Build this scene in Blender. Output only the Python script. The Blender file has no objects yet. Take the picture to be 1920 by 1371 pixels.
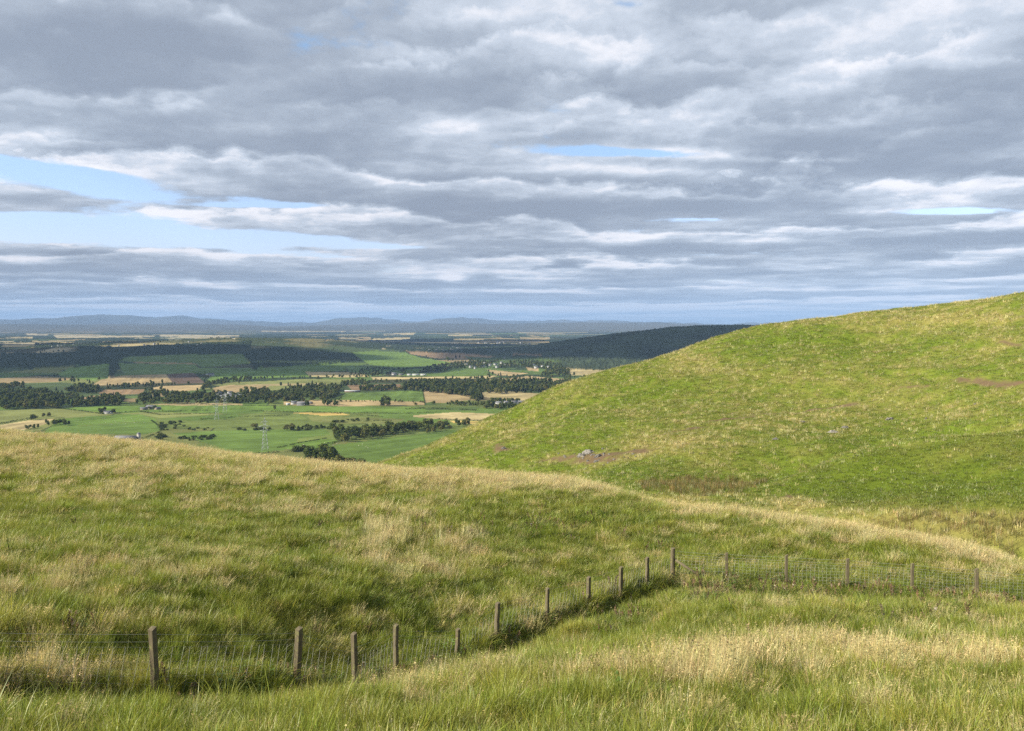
# ------------------------------------------------------------------ look parameters
EXPO = 0.92
HAZE = 3.1e-5
SKY_SCALE = .82
# (px, py, half-width px, half-height px, strength[, tilt])
HOLES = [(110, 330, 230, 30, .50, .13), (150, 430, 350, 29, .48, .05), (380, 445, 160, 14, .25), (450, 450, 160, 12, .3), (850, 165, 190, 50, -.2), (50, 487, 70, 9, .2), (1200, 287, 170, 11, .42, .03), (1500, 300, 120, 6, .2), (1480, 285, 90, 8, .14), (1760, 396, 200, 8, .28), (1330, 412, 120, 4, .14), (760, 463, 110, 5, .18), (980, 468, 120, 5, .14), (480, 385, 160, 5, .18), (1180, 8, 40, 12, .12)]
DARKS = [(250, 90, 330, 60, -.20), (900, 190, 420, 70, -.25), (1100, 262, 120, 22, -.25), (300, 130, 200, 40, -.1), (1550, 90, 300, 70, .30), (1800, 60, 150, 80, .25), (1180, 318, 260, 13, .45), (1500, 340, 300, 14, .25), (1300, 390, 350, 18, -.2), (820, 240, 140, 20, .3), (90, 250, 90, 15, .3), (480, 238, 130, 16, .35), (60, 130, 120, 30, .2), (980, 12, 150, 40, .25), (1850, 250, 150, 50, -.1), (600, 380, 350, 14, -.12), (900, 395, 400, 14, -.15), (1500, 470, 400, 20, -.12), (900, 560, 200, 10, -.15), (350, 540, 300, 18, -.1), (1150, 578, 260, 7, .5), (300, 575, 260, 6, .4), (900, 583, 900, 9, .45), (1490, 325, 45, 34, -.45), (500, 548, 300, 12, -.1), (1700, 540, 300, 14, .3), (1650, 575, 200, 6, .3), (850, 522, 25, 8, .5), (1000, 545, 100, 6, .35), (300, 588, 250, 5, .25)]
DENOISE = False
COVER = .10
import bpy, bmesh, math, random
import numpy as np
from mathutils import Vector, Matrix

SC = bpy.context.scene
COL = SC.collection
RNG = np.random.default_rng(11)
random.seed(5)

# ------------------------------------------------------------------ helpers
def tag(o, label=None, cat=None, group=None, kind=None):
    if label: o['label'] = label
    if cat: o['category'] = cat
    if group: o['group'] = group
    if kind: o['kind'] = kind
    return o

def empty(name, loc=(0, 0, 0), rz=0.0):
    o = bpy.data.objects.new(name, None)
    COL.objects.link(o)
    o.location = loc
    o.rotation_euler = (0, 0, rz)
    o.empty_display_size = 0.5
    return o

def link(name, me, mats=(), parent=None):
    o = bpy.data.objects.new(name, me)
    COL.objects.link(o)
    if parent is not None: o.parent = parent
    for m in (mats if isinstance(mats, (list, tuple)) else [mats]):
        if m is not None: me.materials.append(m)
    return o

def mesh_np(name, V, F, smooth=False, mat_idx=None):
    """V (n,3); F list of (k,m) int arrays with the same m within each array"""
    me = bpy.data.meshes.new(name)
    if not isinstance(F, (list, tuple)): F = [F]
    F = [np.asarray(f, dtype=np.int32) for f in F if len(f)]
    V = np.asarray(V, dtype=np.float32)
    me.vertices.add(len(V)); me.vertices.foreach_set('co', V.ravel())
    nl = sum(f.size for f in F); nf = sum(len(f) for f in F)
    me.loops.add(nl); me.polygons.add(nf)
    me.loops.foreach_set('vertex_index', np.concatenate([f.ravel() for f in F]))
    tot = np.concatenate([np.full(len(f), f.shape[1], dtype=np.int32) for f in F])
    st = np.concatenate([[0], np.cumsum(tot)[:-1]]).astype(np.int32)
    me.polygons.foreach_set('loop_start', st)
    me.polygons.foreach_set('loop_total', tot)
    if smooth: me.polygons.foreach_set('use_smooth', np.ones(nf, dtype=bool))
    if mat_idx is not None: me.polygons.foreach_set('material_index', np.asarray(mat_idx, dtype=np.int32))
    me.update(calc_edges=True)
    me.validate()
    return me

def attr_col(me, name, A, domain='POINT'):
    a = me.attributes.new(name, 'FLOAT_COLOR', domain)
    B = np.ones((len(A), 4), dtype=np.float32); B[:, :3] = A
    a.data.foreach_set('color', B.ravel())

def attr_f(me, name, A, domain='POINT'):
    a = me.attributes.new(name, 'FLOAT', domain)
    a.data.foreach_set('value', np.asarray(A, dtype=np.float32))

class MB:
    """collects simple solids into one mesh"""
    def __init__(s): s.V = []; s.F = {}; s.n = 0; s.mi = {}
    def add(s, V, F, mi=0):
        V = np.asarray(V, float); s.V.append(V)
        for f in F:
            k = len(f); s.F.setdefault(k, []).append([i + s.n for i in f]); s.mi.setdefault(k, []).append(mi)
        s.n += len(V)
    def box(s, c, d, rz=0.0, mi=0, taper=1.0):
        x, y, z = [q / 2 for q in d]
        P = np.array([[-x, -y, -z], [x, -y, -z], [x, y, -z], [-x, y, -z], [-x*taper, -y*taper, z], [x*taper, -y*taper, z], [x*taper, y*taper, z], [-x*taper, y*taper, z]])
        cz, sz = math.cos(rz), math.sin(rz)
        P = P @ np.array([[cz, sz, 0], [-sz, cz, 0], [0, 0, 1]]) + np.array(c)
        s.add(P, [[3, 2, 1, 0], [4, 5, 6, 7], [0, 1, 5, 4], [1, 2, 6, 5], [2, 3, 7, 6], [3, 0, 4, 7]], mi)
    def tube(s, a, b, r0, r1=None, n=6, mi=0, cap=True):
        a = np.array(a, float); b = np.array(b, float); r1 = r0 if r1 is None else r1
        d = b - a; L = np.linalg.norm(d)
        if L < 1e-6: return
        d /= L
        u = np.cross(d, [0, 0, 1.0]) if abs(d[2]) < .95 else np.cross(d, [1.0, 0, 0])
        u /= np.linalg.norm(u); v = np.cross(d, u)
        t = np.arange(n) * 2 * math.pi / n
        ring = np.cos(t)[:, None] * u + np.sin(t)[:, None] * v
        P = np.vstack([a + ring * r0, b + ring * r1])
        F = [[i, (i + 1) % n, n + (i + 1) % n, n + i] for i in range(n)]
        if cap: F += [list(range(n))[::-1], list(range(n, 2 * n))]
        s.add(P, F, mi)
    def path(s, pts, r, n=4, mi=0):
        for a, b in zip(pts[:-1], pts[1:]): s.tube(a, b, r, n=n, mi=mi, cap=False)
    def build(s, name, mats, parent=None, smooth=False):
        ks = sorted(s.F)
        me = mesh_np(name, np.vstack(s.V), [np.array(s.F[k]) for k in ks], smooth, np.concatenate([s.mi[k] for k in ks]))
        return link(name, me, mats, parent)

# noise ------------------------------------------------------------------
def _hash(ix, iy, seed):
    h = (ix.astype(np.int64) * 374761393 + iy.astype(np.int64) * 668265263 + seed * 974711) & 0x7fffffff
    h = ((h ^ (h >> 13)) * 1274126177) & 0x7fffffff
    h = (h ^ (h >> 16)) & 0xffffff
    return h / float(0xffffff)
def vnoise(x, y, seed=0):
    x = np.asarray(x, float); y = np.asarray(y, float)
    ix = np.floor(x); iy = np.floor(y); fx = x - ix; fy = y - iy
    fx = fx * fx * (3 - 2 * fx); fy = fy * fy * (3 - 2 * fy)
    ix = ix.astype(np.int64); iy = iy.astype(np.int64)
    a = _hash(ix, iy, seed); b = _hash(ix + 1, iy, seed); c = _hash(ix, iy + 1, seed); d = _hash(ix + 1, iy + 1, seed)
    return (a * (1 - fx) + b * fx) * (1 - fy) + (c * (1 - fx) + d * fx) * fy
def fbm(x, y, octv=4, seed=0, rough=.5):
    s = 0; a = 1; t = 0
    for i in range(octv):
        s = s + a * vnoise(x * 2 ** i + 17.3 * i, y * 2 ** i - 9.1 * i, seed + i); t += a; a *= rough
    return s / t
def sstep(a, b, x):
    t = np.clip((x - a) / (b - a), 0, 1); return t * t * (3 - 2 * t)
def inpoly(px, py, poly):
    px = np.asarray(px); py = np.asarray(py)
    r = np.zeros(px.shape, bool); n = len(poly)
    for i in range(n):
        x0, y0 = poly[i]; x1, y1 = poly[(i + 1) % n]
        if y0 == y1: continue
        c = (y0 > py) != (y1 > py)
        r ^= c & (px < (x1 - x0) * (py - y0) / (y1 - y0) + x0)
    return r

# ------------------------------------------------------------------ camera
ZC = 190.0
F = 1600.0                  # focal length in photo pixels (1920 wide)
HZ = 608.0                  # eye level row
TH = math.atan((685.5 - HZ) / F)
CT, ST = math.cos(TH), math.sin(TH)
cam = bpy.data.cameras.new('camera'); camo = bpy.data.objects.new('camera', cam); COL.objects.link(camo)
camo.location = (0, 0, ZC); camo.rotation_euler = (math.pi / 2 - TH, 0, 0)
cam.sensor_width = 36; cam.lens = 36 * F / 1920; cam.clip_start = .3; cam.clip_end = 200000
SC.camera = camo

def rayslope(px, py):
    u = (np.asarray(px, float) - 960) / F; v = (685.5 - np.asarray(py, float)) / F
    y = CT + v * ST; z = -ST + v * CT
    return u / y, z / y
def at(px, py, d):
    sx, sz = rayslope(px, py); return np.stack([sx * d, np.asarray(d, float) + 0 * sx, ZC + sz * d], -1)
def proj(x, y, z):
    zr = z - ZC; dep = y * CT - zr * ST; v = y * ST + zr * CT
    dep = np.maximum(dep, 1e-3)
    return 960 + F * x / dep, 685.5 - F * v / dep
def hit(px, py, H, d0, d1, n=1500):
    px = np.atleast_1d(np.asarray(px, float)); py = np.atleast_1d(np.asarray(py, float))
    d = np.geomspace(d0, d1, n)
    out = np.zeros((len(px), 3))
    for k in range(len(px)):
        sx, sz = rayslope(px[k], py[k])
        zz = H(sx * d, d); below = ZC + sz * d < zz
        i = int(np.argmax(below)) if below.any() else n - 1
        if i > 0:
            lo, hi = d[i - 1], d[i]
            for _ in range(12):
                m = .5 * (lo + hi)
                if ZC + sz * m < H(np.array([sx * m]), np.array([m]))[0]: hi = m
                else: lo = m
            dd = .5 * (lo + hi)
        else: dd = d[0]
        out[k] = (sx * dd, dd, H(np.array([sx * dd]), np.array([dd]))[0])
    return out

# ------------------------------------------------------------------ terrain
class TPS:
    def __init__(s, P, lam=0.0):
        P = np.array(P, float); s.X = P[:, :2]; n = len(P); s.sc = 50.0
        s.X = s.X / s.sc
        K = s.k(np.linalg.norm(s.X[:, None] - s.X[None], axis=2)) + lam * np.eye(n)
        A = np.zeros((n + 3, n + 3)); A[:n, :n] = K; A[:n, n] = 1; A[:n, n + 1:] = s.X; A[n:, :n] = A[:n, n:].T
        s.w = np.linalg.solve(A, np.concatenate([P[:, 2], [0, 0, 0]]))
    @staticmethod
    def k(r): return np.where(r > 0, r * r * np.log(np.maximum(r, 1e-9)), 0)
    def __call__(s, x, y):
        x = np.asarray(x, float); sh = x.shape; q = np.stack([x.ravel(), np.asarray(y, float).ravel()], 1) / s.sc
        out = np.empty(len(q)); n = len(s.X)
        for i in range(0, len(q), 40000):
            c = q[i:i + 40000]
            out[i:i + 40000] = s.k(np.linalg.norm(c[:, None] - s.X[None], axis=2)) @ s.w[:n] + s.w[n] + c @ s.w[n + 1:]
        return out.reshape(sh)

# fence lines: (px of post, base row, distance)
LEFT = [(-95, 1283, 14.3), (291, 1300, 15.5), (556, 1280, 18.5), (667, 1283, 20.3), (742, 1262, 22.5), (857, 1247, 25.0), (931, 1200, 27.3),
        (1026, 1168, 29.2), (1103, 1150, 31.0), (1164, 1126, 32.8), (1213, 1107, 34.4), (1261, 1083, 36.0)]
RIGHT = [(1362, 1088, 35.8), (1474, 1093, 35.4), (1588, 1102, 35.0), (1710, 1112, 34.6), (1832, 1122, 34.2), (1958, 1133, 33.8), (2090, 1146, 33.4), (2225, 1160, 33.0)]
near_pts = [(0, 1371, 11), (480, 1371, 11.2), (960, 1371, 11.5), (1500, 1371, 11.5), (1920, 1371, 11.4), (1400, 1225, 18.5), (1900, 1228, 18), (1000, 1250, 17.6), (1650, 1222, 18.5),
    (1300, 1160, 27), (1900, 1165, 26), (960, 1300, 15.5), (300, 1150, 21), (600, 1105, 28), (0, 1100, 22), (0, 1195, 16.8),
    (0, 1000, 32), (0, 900, 52), (0, 810, 85), (-250, 800, 84), (150, 817, 85), (300, 827, 85), (300, 950, 45), (450, 848, 84), (600, 868, 82), (600, 1000, 41), (760, 881, 79), (960, 890, 75), (960, 1000, 44),
    (1080, 897, 72), (1160, 912, 69), (1250, 940, 64), (1200, 1010, 45), (1350, 952, 60), (1500, 969, 55), (1700, 1007, 48), (1920, 1056, 42), (2150, 1110, 38), (1600, 1042, 40.5), (1850, 1084, 37)]
# tops of the grass hide the ground at the crest: lower the bare ground by the height of the sward
def low_crest(p):
    px, py, d = p
    return (px, py + float(np.interp(px, [0, 300, 600, 960, 1160, 1350, 1700, 1920], [14, 15, 15, 13, 14, 16, 12, 4])), d)
CREST_ROWS = [(-250, 800, 84), (0, 810, 85), (150, 817, 85), (300, 827, 85), (450, 848, 84), (600, 868, 82), (760, 881, 79), (960, 890, 75), (1080, 897, 72), (1160, 912, 69), (1250, 940, 64), (1350, 952, 60), (1500, 969, 55), (1700, 1007, 48), (1920, 1056, 42), (2150, 1110, 38)]
near_pts = [low_crest(p) if p in CREST_ROWS else p for p in near_pts]
near_pts += [LEFT[i] for i in (0, 1, 2, 3, 4, 5, 6, 8, 10, 11)] + [RIGHT[i] for i in (1, 3, 5)]
NP_ = [tuple(at(*p)) for p in near_pts]
NP_ += [(0, 0, ZC - 1.6), (-12, 0, ZC - 2.2), (12, 0, ZC - 1.9), (0, -14, ZC + 2.5), (-40, -10, ZC - 1), (40, -10, ZC + .5), (-45, 40, ZC - 7), (45, 20, ZC - 7.5), (-30, 12, ZC - 4), (25, 8, ZC - 4.2), (-95, 60, ZC - 9), (70, 20, ZC - 9)]
crest = [(-250, 800, 84), (0, 810, 85), (300, 827, 85), (600, 868, 82), (960, 890, 75), (1160, 912, 69), (1350, 952, 60), (1700, 1007, 48), (2150, 1110, 38)]
crest = [low_crest(p) for p in crest]
for px, py, d in crest:
    for k, drop in ((1.12, 2.2), (1.35, 9), (1.8, 22)):
        q = at(px, py, d * k); base = at(px, py, d)
        NP_.append((q[0], q[1], base[2] - drop - .1 * (k - 1) * d))
tpsN = TPS(NP_, 1e-5)
fence_pts = [at(*p) for p in LEFT]
def fence_dist(x, y):
    """signed distance to the left fence line: positive on the downhill, camera-right side; and position along it"""
    best = np.full(np.shape(x), 1e9); sg = np.zeros(np.shape(x)); tt = np.zeros(np.shape(x))
    for i in range(0, len(fence_pts) - 1):
        a = fence_pts[i][:2]; b = fence_pts[i + 1][:2]; e = b - a; L2 = e @ e
        t = np.clip(((x - a[0]) * e[0] + (y - a[1]) * e[1]) / L2, 0, 1)
        dx = x - (a[0] + t * e[0]); dy = y - (a[1] + t * e[1]); dd = np.hypot(dx, dy)
        s = np.sign(dx * e[1] - dy * e[0])
        m = dd < best; best = np.where(m, dd, best); sg = np.where(m, s, sg); tt = np.where(m, i + t, tt)
    return best * sg, tt
def Hn(x, y):
    x = np.asarray(x, float); y = np.asarray(y, float)
    z = tpsN(x, y)
    amp = sstep(8, 16, y) * .9 + .1
    z = z + amp * ((fbm(x / 4.2, y / 4.2, 3, 3) - .5) * .55 + (fbm(x / .95, y / .95, 2, 8) - .5) * .36)
    fd, ft = fence_dist(x, y)
    w = sstep(4.2, 5.6, ft) * (1 - sstep(10.2, 11, ft)); w2 = (1 - sstep(2.6, 4.4, ft)) * (.6 + .8 * fbm(x / 2.5, y / 2.5, 2, 13))
    z = z + w * (.30 * np.exp(-((fd + .25) / .55) ** 2) - .55 * np.exp(-((fd - .75) / .55) ** 2))
    z = z + w2 * (.18 * np.exp(-((fd + .2) / .6) ** 2) - 1.0 * np.exp(-((fd - 1.25) / .95) ** 2))
    return z

hill_pts = [(640, 905, 175), (720, 869, 190), (800, 838, 200), (900, 796, 212), (1000, 746, 224), (1100, 706, 235), (1200, 681, 243), (1300, 649, 250), (1400, 617, 255), (1500, 602, 255), (1600, 588, 250), (1700, 578, 240), (1800, 566, 230), (1920, 548, 215), (2100, 528, 200), (2400, 500, 190),
    (900, 872, 152), (960, 850, 152), (1105, 850, 140), (1010, 800, 182), (1100, 780, 176), (1210, 725, 200), (1300, 750, 182), (1500, 700, 190), (1700, 640, 205), (1800, 650, 182), (1900, 700, 150), (1700, 765, 152), (1500, 800, 147), (1300, 850, 126), (1200, 882, 116), (1050, 895, 130), (2100, 680, 140),
    (1300, 915, 100), (1440, 905, 98), (1560, 862, 106), (1700, 836, 106), (1900, 812, 100), (2100, 800, 96), (1700, 818, 128), (1560, 845, 122), (1900, 797, 118), (1700, 900, 85), (1900, 900, 75), (1600, 960, 74), (1900, 985, 61), (1450, 932, 88), (1350, 945, 84), (1200, 915, 100), (2200, 960, 60), (1560, 925, 86), (1560, 890, 112), (1700, 866, 114), (1900, 846, 108), (1480, 908, 107)]
HP_ = [tuple(at(*p)) for p in hill_pts]
for px, py, d in hill_pts[:16]:
    for k, drop in ((1.10, 3.5), (1.3, 24), (1.6, 62)):
        q = at(px, py, d * k); base = at(px, py, d); HP_.append((q[0], q[1], base[2] - drop))
HP_ += [(-60, 150, ZC - 38), (-90, 230, ZC - 75), (-110, 320, ZC - 110), (20, 60, ZC - 24), (45, 45, ZC - 21), (70, 50, ZC - 15), (-30, 110, ZC - 33)]
tpsH = TPS(HP_, 1e-5)
def Hh(x, y):
    z = tpsH(x, y)
    x = np.asarray(x, float); y = np.asarray(y, float)
    z = z + (vnoise(x / 22 + 3, z / 1.3, 27) - .5) * .5 * (.3 + fbm(x / 30, y / 30, 2, 29)) + (vnoise(x / 9, z / .6, 28) - .5) * .22
    return z + (fbm(np.asarray(x) / 14, np.asarray(y) / 14, 4, 21) - .5) * 1.5 + (fbm(np.asarray(x) / 2.6, np.asarray(y) / 2.6, 2, 25) - .5) * .5

def Hv(x, y):
    x = np.asarray(x, float); y = np.asarray(y, float); r = np.hypot(x, y)
    z = (fbm(x / 900, y / 700, 3, 31) - .5) * 28 * sstep(900, 1500, r)
    # wooded middle hill
    d = y - 6000
    sx = np.where(x < -1540, 2120.0, 800.0); sy = np.where(d < 0, 1450.0, 1200.0)
    z = z + 84 * np.exp(-((x + 1540) / sx) ** 2 - (d / sy) ** 2) * (.9 + .25 * fbm(x / 500, y / 500, 3, 36))
    # dark hill on the right
    sy = np.where(y < 5200, 1100.0, 1300.0)
    z = z + 178 * np.exp(-np.abs(np.minimum(x - 1430, 0) / 1180) ** 3 - ((y - 5200) / sy) ** 2) * (.84 + .26 * fbm(x / 420, y / 420, 3, 39))
    # far ranges
    rg = 1 - np.abs(2 * fbm(x / 7000, y / 5000, 4, 41, .5) - 1)
    rg2 = 1 - np.abs(2 * fbm(x / 3500 + 5, y / 2600, 4, 47, .5) - 1)
    z = z + sstep(15500, 20000, r) * (1 - sstep(19500, 24000, r)) * 70 * fbm(x / 3000, y / 2500, 3, 51)
    pk = fbm(x / 2300 + 3, y / 9000, 4, 61, .55); pk2 = fbm(x / 3300 + 8, y / 9000, 4, 67, .55)
    z = z + sstep(19500, 25000, r) * (1 - sstep(27000, 31000, r)) * (60 + 170 * rg2 * pk2 + 60 * pk2) + sstep(31000, 37000, r) * (1 - sstep(40000, 46000, r)) * (165 + 620 * np.maximum(pk - .26, 0) * 1.05 + 60 * rg - 110 * sstep(2000, 9000, x))
    # the slope the viewer stands on
    cone = ZC - 48 - .25 * np.maximum(r - 170, 0)
    k = 14.0
    return np.where(r < 1400, k * np.logaddexp(z / k, cone / k), z)
# ------------------------------------------------------------------ materials
def new_mat(name):
    m = bpy.data.materials.new(name); m.use_nodes = True
    nt = m.node_tree; nt.nodes.clear()
    out = nt.nodes.new('ShaderNodeOutputMaterial')
    return m, nt, out
class NT:
    """tiny expression builder for node trees"""
    def __init__(s, nt): s.nt = nt
    def n(s, t, **k):
        q = s.nt.nodes.new(t)
        for a, v in k.items(): setattr(q, a, v)
        return q
    def put(s, sock, v):
        if hasattr(v, 'is_output') or isinstance(v, bpy.types.NodeSocket): s.nt.links.new(v, sock)
        else: sock.default_value = v
    def m(s, op, a, b=0.0, c=None, clamp=False):
        q = s.n('ShaderNodeMath', operation=op, use_clamp=clamp); s.put(q.inputs[0], a); s.put(q.inputs[1], b)
        if c is not None: s.put(q.inputs[2], c)
        return q.outputs[0]
    def vm(s, op, a, b=(0, 0, 0), sc=None):
        q = s.n('ShaderNodeVectorMath', operation=op); s.put(q.inputs[0], a)
        if op != 'SCALE': s.put(q.inputs[1], b)
        if sc is not None: s.put(q.inputs['Scale'], sc)
        return q.outputs[0]
    def ss(s, x, a, b, lo=0.0, hi=1.0):
        q = s.n('ShaderNodeMapRange', interpolation_type='SMOOTHSTEP'); s.put(q.inputs[0], x)
        s.put(q.inputs[1], a); s.put(q.inputs[2], b); s.put(q.inputs[3], lo); s.put(q.inputs[4], hi)
        return q.outputs[0]
    def noise(s, v, scale, det=4.0, rough=.5, dist=0.0, col=False):
        q = s.n('ShaderNodeTexNoise'); s.put(q.inputs['Vector'], v); s.put(q.inputs['Scale'], scale); q.inputs['Detail'].default_value = det
        q.inputs['Roughness'].default_value = rough; q.inputs['Distortion'].default_value = dist
        return q.outputs['Color'] if col else q.outputs['Fac']
    def mix(s, f, a, b, blend='MIX'):
        q = s.n('ShaderNodeMix', data_type='RGBA', blend_type=blend); s.put(q.inputs[0], f)
        for i, v in ((6, a), (7, b)):
            s.put(q.inputs[i], tuple(v) + (1.0,) if isinstance(v, (tuple, list)) and len(v) == 3 else v)
        return q.outputs[2]
    def attr(s, name, kind='GEOMETRY', out='Color'):
        q = s.n('ShaderNodeAttribute', attribute_type=kind, attribute_name=name); return q.outputs[out]
    def diffuse(s, colr, rough=.9, spec=.15, normal=None):
        q = s.n('ShaderNodeBsdfPrincipled'); s.put(q.inputs['Base Color'], tuple(colr) + (1.0,) if isinstance(colr, (tuple, list)) else colr)
        q.inputs['Roughness'].default_value = rough; q.inputs['Specular IOR Level'].default_value = spec
        if normal is not None: s.put(q.inputs['Normal'], normal)
        return q.outputs[0]
    def bump(s, h, strength=.5, dist=.1):
        q = s.n('ShaderNodeBump'); s.put(q.inputs['Height'], h); q.inputs['Strength'].default_value = strength; q.inputs['Distance'].default_value = dist
        return q.outputs[0]

def mat_plain(name, c, rough=.8, spec=.2, var=.25, scale=3.0, metal=0.0):
    m, nt, out = new_mat(name); N = NT(nt)
    co = N.n('ShaderNodeTexCoord').outputs['Object']
    f = N.noise(co, scale, 5, .6)
    q = N.n('ShaderNodeBsdfPrincipled')
    N.put(q.inputs['Base Color'], N.mix(f, tuple(v * (1 - var) for v in c), tuple(v * (1 + var) for v in c)))
    q.inputs['Roughness'].default_value = rough; q.inputs['Specular IOR Level'].default_value = spec; q.inputs['Metallic'].default_value = metal
    nt.links.new(q.outputs[0], out.inputs[0]); return m

def mat_blade(name, transl=.35):
    m, nt, out = new_mat(name); N = NT(nt)
    c = N.attr('gcol', 'INSTANCER'); v = N.attr('bv')
    c = N.mix(1.0, c, v, 'MULTIPLY')
    rnd = N.n('ShaderNodeObjectInfo').outputs['Random']
    d = N.n('ShaderNodeBsdfDiffuse'); N.put(d.inputs[0], c)
    t = N.n('ShaderNodeBsdfTranslucent'); N.put(t.inputs[0], c)
    g = N.n('ShaderNodeBsdfGlossy'); g.inputs['Roughness'].default_value = .45; g.inputs[0].default_value = (.9, .9, .85, 1)
    x = N.n('ShaderNodeMixShader'); x.inputs[0].default_value = transl
    nt.links.new(d.outputs[0], x.inputs[1]); nt.links.new(t.outputs[0], x.inputs[2])
    y = N.n('ShaderNodeMixShader'); y.inputs[0].default_value = .035
    nt.links.new(x.outputs[0], y.inputs[1]); nt.links.new(g.outputs[0], y.inputs[2])
    nt.links.new(y.outputs[0], out.inputs[0]); return m

def mat_leaf(name, c0, c1, transl=.25, kind='OBJ'):
    m, nt, out = new_mat(name); N = NT(nt)
    v = N.attr('bv'); rnd = N.n('ShaderNodeObjectInfo').outputs['Random']
    c = N.mix(1.0, N.mix(rnd, c0, c1), v, 'MULTIPLY')
    d = N.n('ShaderNodeBsdfDiffuse'); N.put(d.inputs[0], c)
    t = N.n('ShaderNodeBsdfTranslucent'); N.put(t.inputs[0], c)
    x = N.n('ShaderNodeMixShader'); x.inputs[0].default_value = transl
    nt.links.new(d.outputs[0], x.inputs[1]); nt.links.new(t.outputs[0], x.inputs[2])
    nt.links.new(x.outputs[0], out.inputs[0]); return m

# ------------------------------------------------------------------ sky, sun, haze
SUN_AZ = math.atan2(-.95, -.31); SUN_EL = math.radians(27.5)
SUNV = Vector((math.sin(SUN_AZ) * math.cos(SUN_EL), math.cos(SUN_AZ) * math.cos(SUN_EL), math.sin(SUN_EL)))
sl = bpy.data.lights.new('sun', 'SUN'); so = bpy.data.objects.new('sun', sl); COL.objects.link(so)
sl.energy = 5.0; sl.angle = math.radians(.5); sl.color = (1.0, .92, .76)
so.rotation_euler = SUNV.to_track_quat('Z', 'Y').to_euler(); so.location = (-40, -20, ZC + 60)

w = bpy.data.worlds.new('World'); SC.world = w; w.use_nodes = True
nt = w.node_tree; nt.nodes.clear(); N = NT(nt)
wout = N.n('ShaderNodeOutputWorld')
skyt = N.n('ShaderNodeTexSky', sky_type='NISHITA', sun_disc=False)
skyt.sun_elevation = SUN_EL; skyt.sun_rotation = SUN_AZ; skyt.altitude = 200; skyt.dust_density = .6; skyt.ozone_density = 2.0
dirv = N.n('ShaderNodeTexCoord').outputs['Generated']
sp = N.n('ShaderNodeSeparateXYZ'); nt.links.new(dirv, sp.inputs[0])
X, Y, Z = sp.outputs
zz = N.m('POWER', N.m('ADD', N.m('MAXIMUM', Z, 0.0), .012), .78)
cb = N.n('ShaderNodeCombineXYZ'); nt.links.new(N.m('DIVIDE', X, zz), cb.inputs[0]); nt.links.new(N.m('DIVIDE', Y, zz), cb.inputs[1])
P0 = cb.outputs[0]
wob = N.vm('SUBTRACT', N.noise(dirv, 11.0, 8, .66, col=True), (.5, .5, .5))
wsc = N.n('ShaderNodeCombineXYZ')
for i in range(2): nt.links.new(N.m('MULTIPLY', N.m('DIVIDE', 1.0, zz), .08), wsc.inputs[i])
P1 = N.vm('ADD', P0, N.vm('MULTIPLY', wob, wsc.outputs[0]))
# tangent-plane coordinates towards north, for placing the big openings of the deck
ys = N.m('MAXIMUM', Y, .08); U = N.m('DIVIDE', X, ys); Vv = N.m('DIVIDE', Z, ys)
def gauss(u0, v0, su, sv, tilt=0.0):
    a = N.m('DIVIDE', N.m('SUBTRACT', U, u0), su)
    vv = N.m('SUBTRACT', N.m('SUBTRACT', Vv, v0), N.m('MULTIPLY', N.m('SUBTRACT', U, u0), tilt))
    b = N.m('DIVIDE', vv, sv)
    return N.m('EXPONENT', N.m('MULTIPLY', N.m('ADD', N.m('MULTIPLY', a, a), N.m('MULTIPLY', b, b)), -1.0))
def pxv(px, py): sx, sz = rayslope(px, py); return float(sx), float(sz)
def sumg(lst):
    t = 0.0
    for px, py, spx, spy, k, *tl in lst:
        u, v = pxv(px, py); t = N.m('ADD', N.m('MULTIPLY', gauss(u, v, spx / F, spy / F, -(tl[0] if tl else 0.0)), k), t)
    return t
holes = sumg(HOLES)
darks = sumg(DARKS)
wide = N.noise(N.vm('MULTIPLY', P1, (.8, 1.0, 1)), .33, 2, .5)
d1 = N.noise(N.vm('ADD', P1, (3.1, 1.7, .0)), SKY_SCALE, 9, .555)
d2 = N.noise(N.vm('ADD', P1, (3.1 - .16, 1.7 - .20, .0)), SKY_SCALE, 6, .54)
d3 = N.noise(N.vm('ADD', P1, (3.1 - .04, 1.7 - .06, .0)), SKY_SCALE, 9, .555)
dens = N.m('SUBTRACT', N.m('ADD', d1, N.m('MULTIPLY', N.m('SUBTRACT', wide, .5), .22)), N.m('SUBTRACT', holes, COVER))
rg3 = N.n('ShaderNodeCombineXYZ'); N.put(rg3.inputs[0], N.m('MULTIPLY', N.m('ARCTAN2', X, Y), 9.0)); N.put(rg3.inputs[1], N.m('MULTIPLY', N.m('LOGARITHM', N.m('ADD', N.m('MAXIMUM', Z, 0.0), .03), math.e), 6.0)); rg3.inputs[2].default_value = 5.0
dens = N.m('ADD', dens, N.m('MULTIPLY', N.m('SUBTRACT', N.noise(rg3.outputs[0], 1.0, 8, .62), .5), .55))
cov = N.ss(dens, .33, .45)
thick = N.ss(dens, .44, .76)
lit = N.m('ADD', N.m('ADD', N.m('MULTIPLY', N.m('SUBTRACT', d1, d2), 2.2), N.m('MULTIPLY', N.m('SUBTRACT', d1, d3), 3.2)), .5)
fine = N.noise(dirv, 30.0, 6, .62)
br = N.m('ADD', N.m('MULTIPLY', N.m('SUBTRACT', 1.0, thick), .62), N.m('MULTIPLY', N.m('SUBTRACT', lit, .5), .95))
br = N.m('ADD', br, N.m('MULTIPLY', N.m('SUBTRACT', fine, .5), .14))
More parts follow.
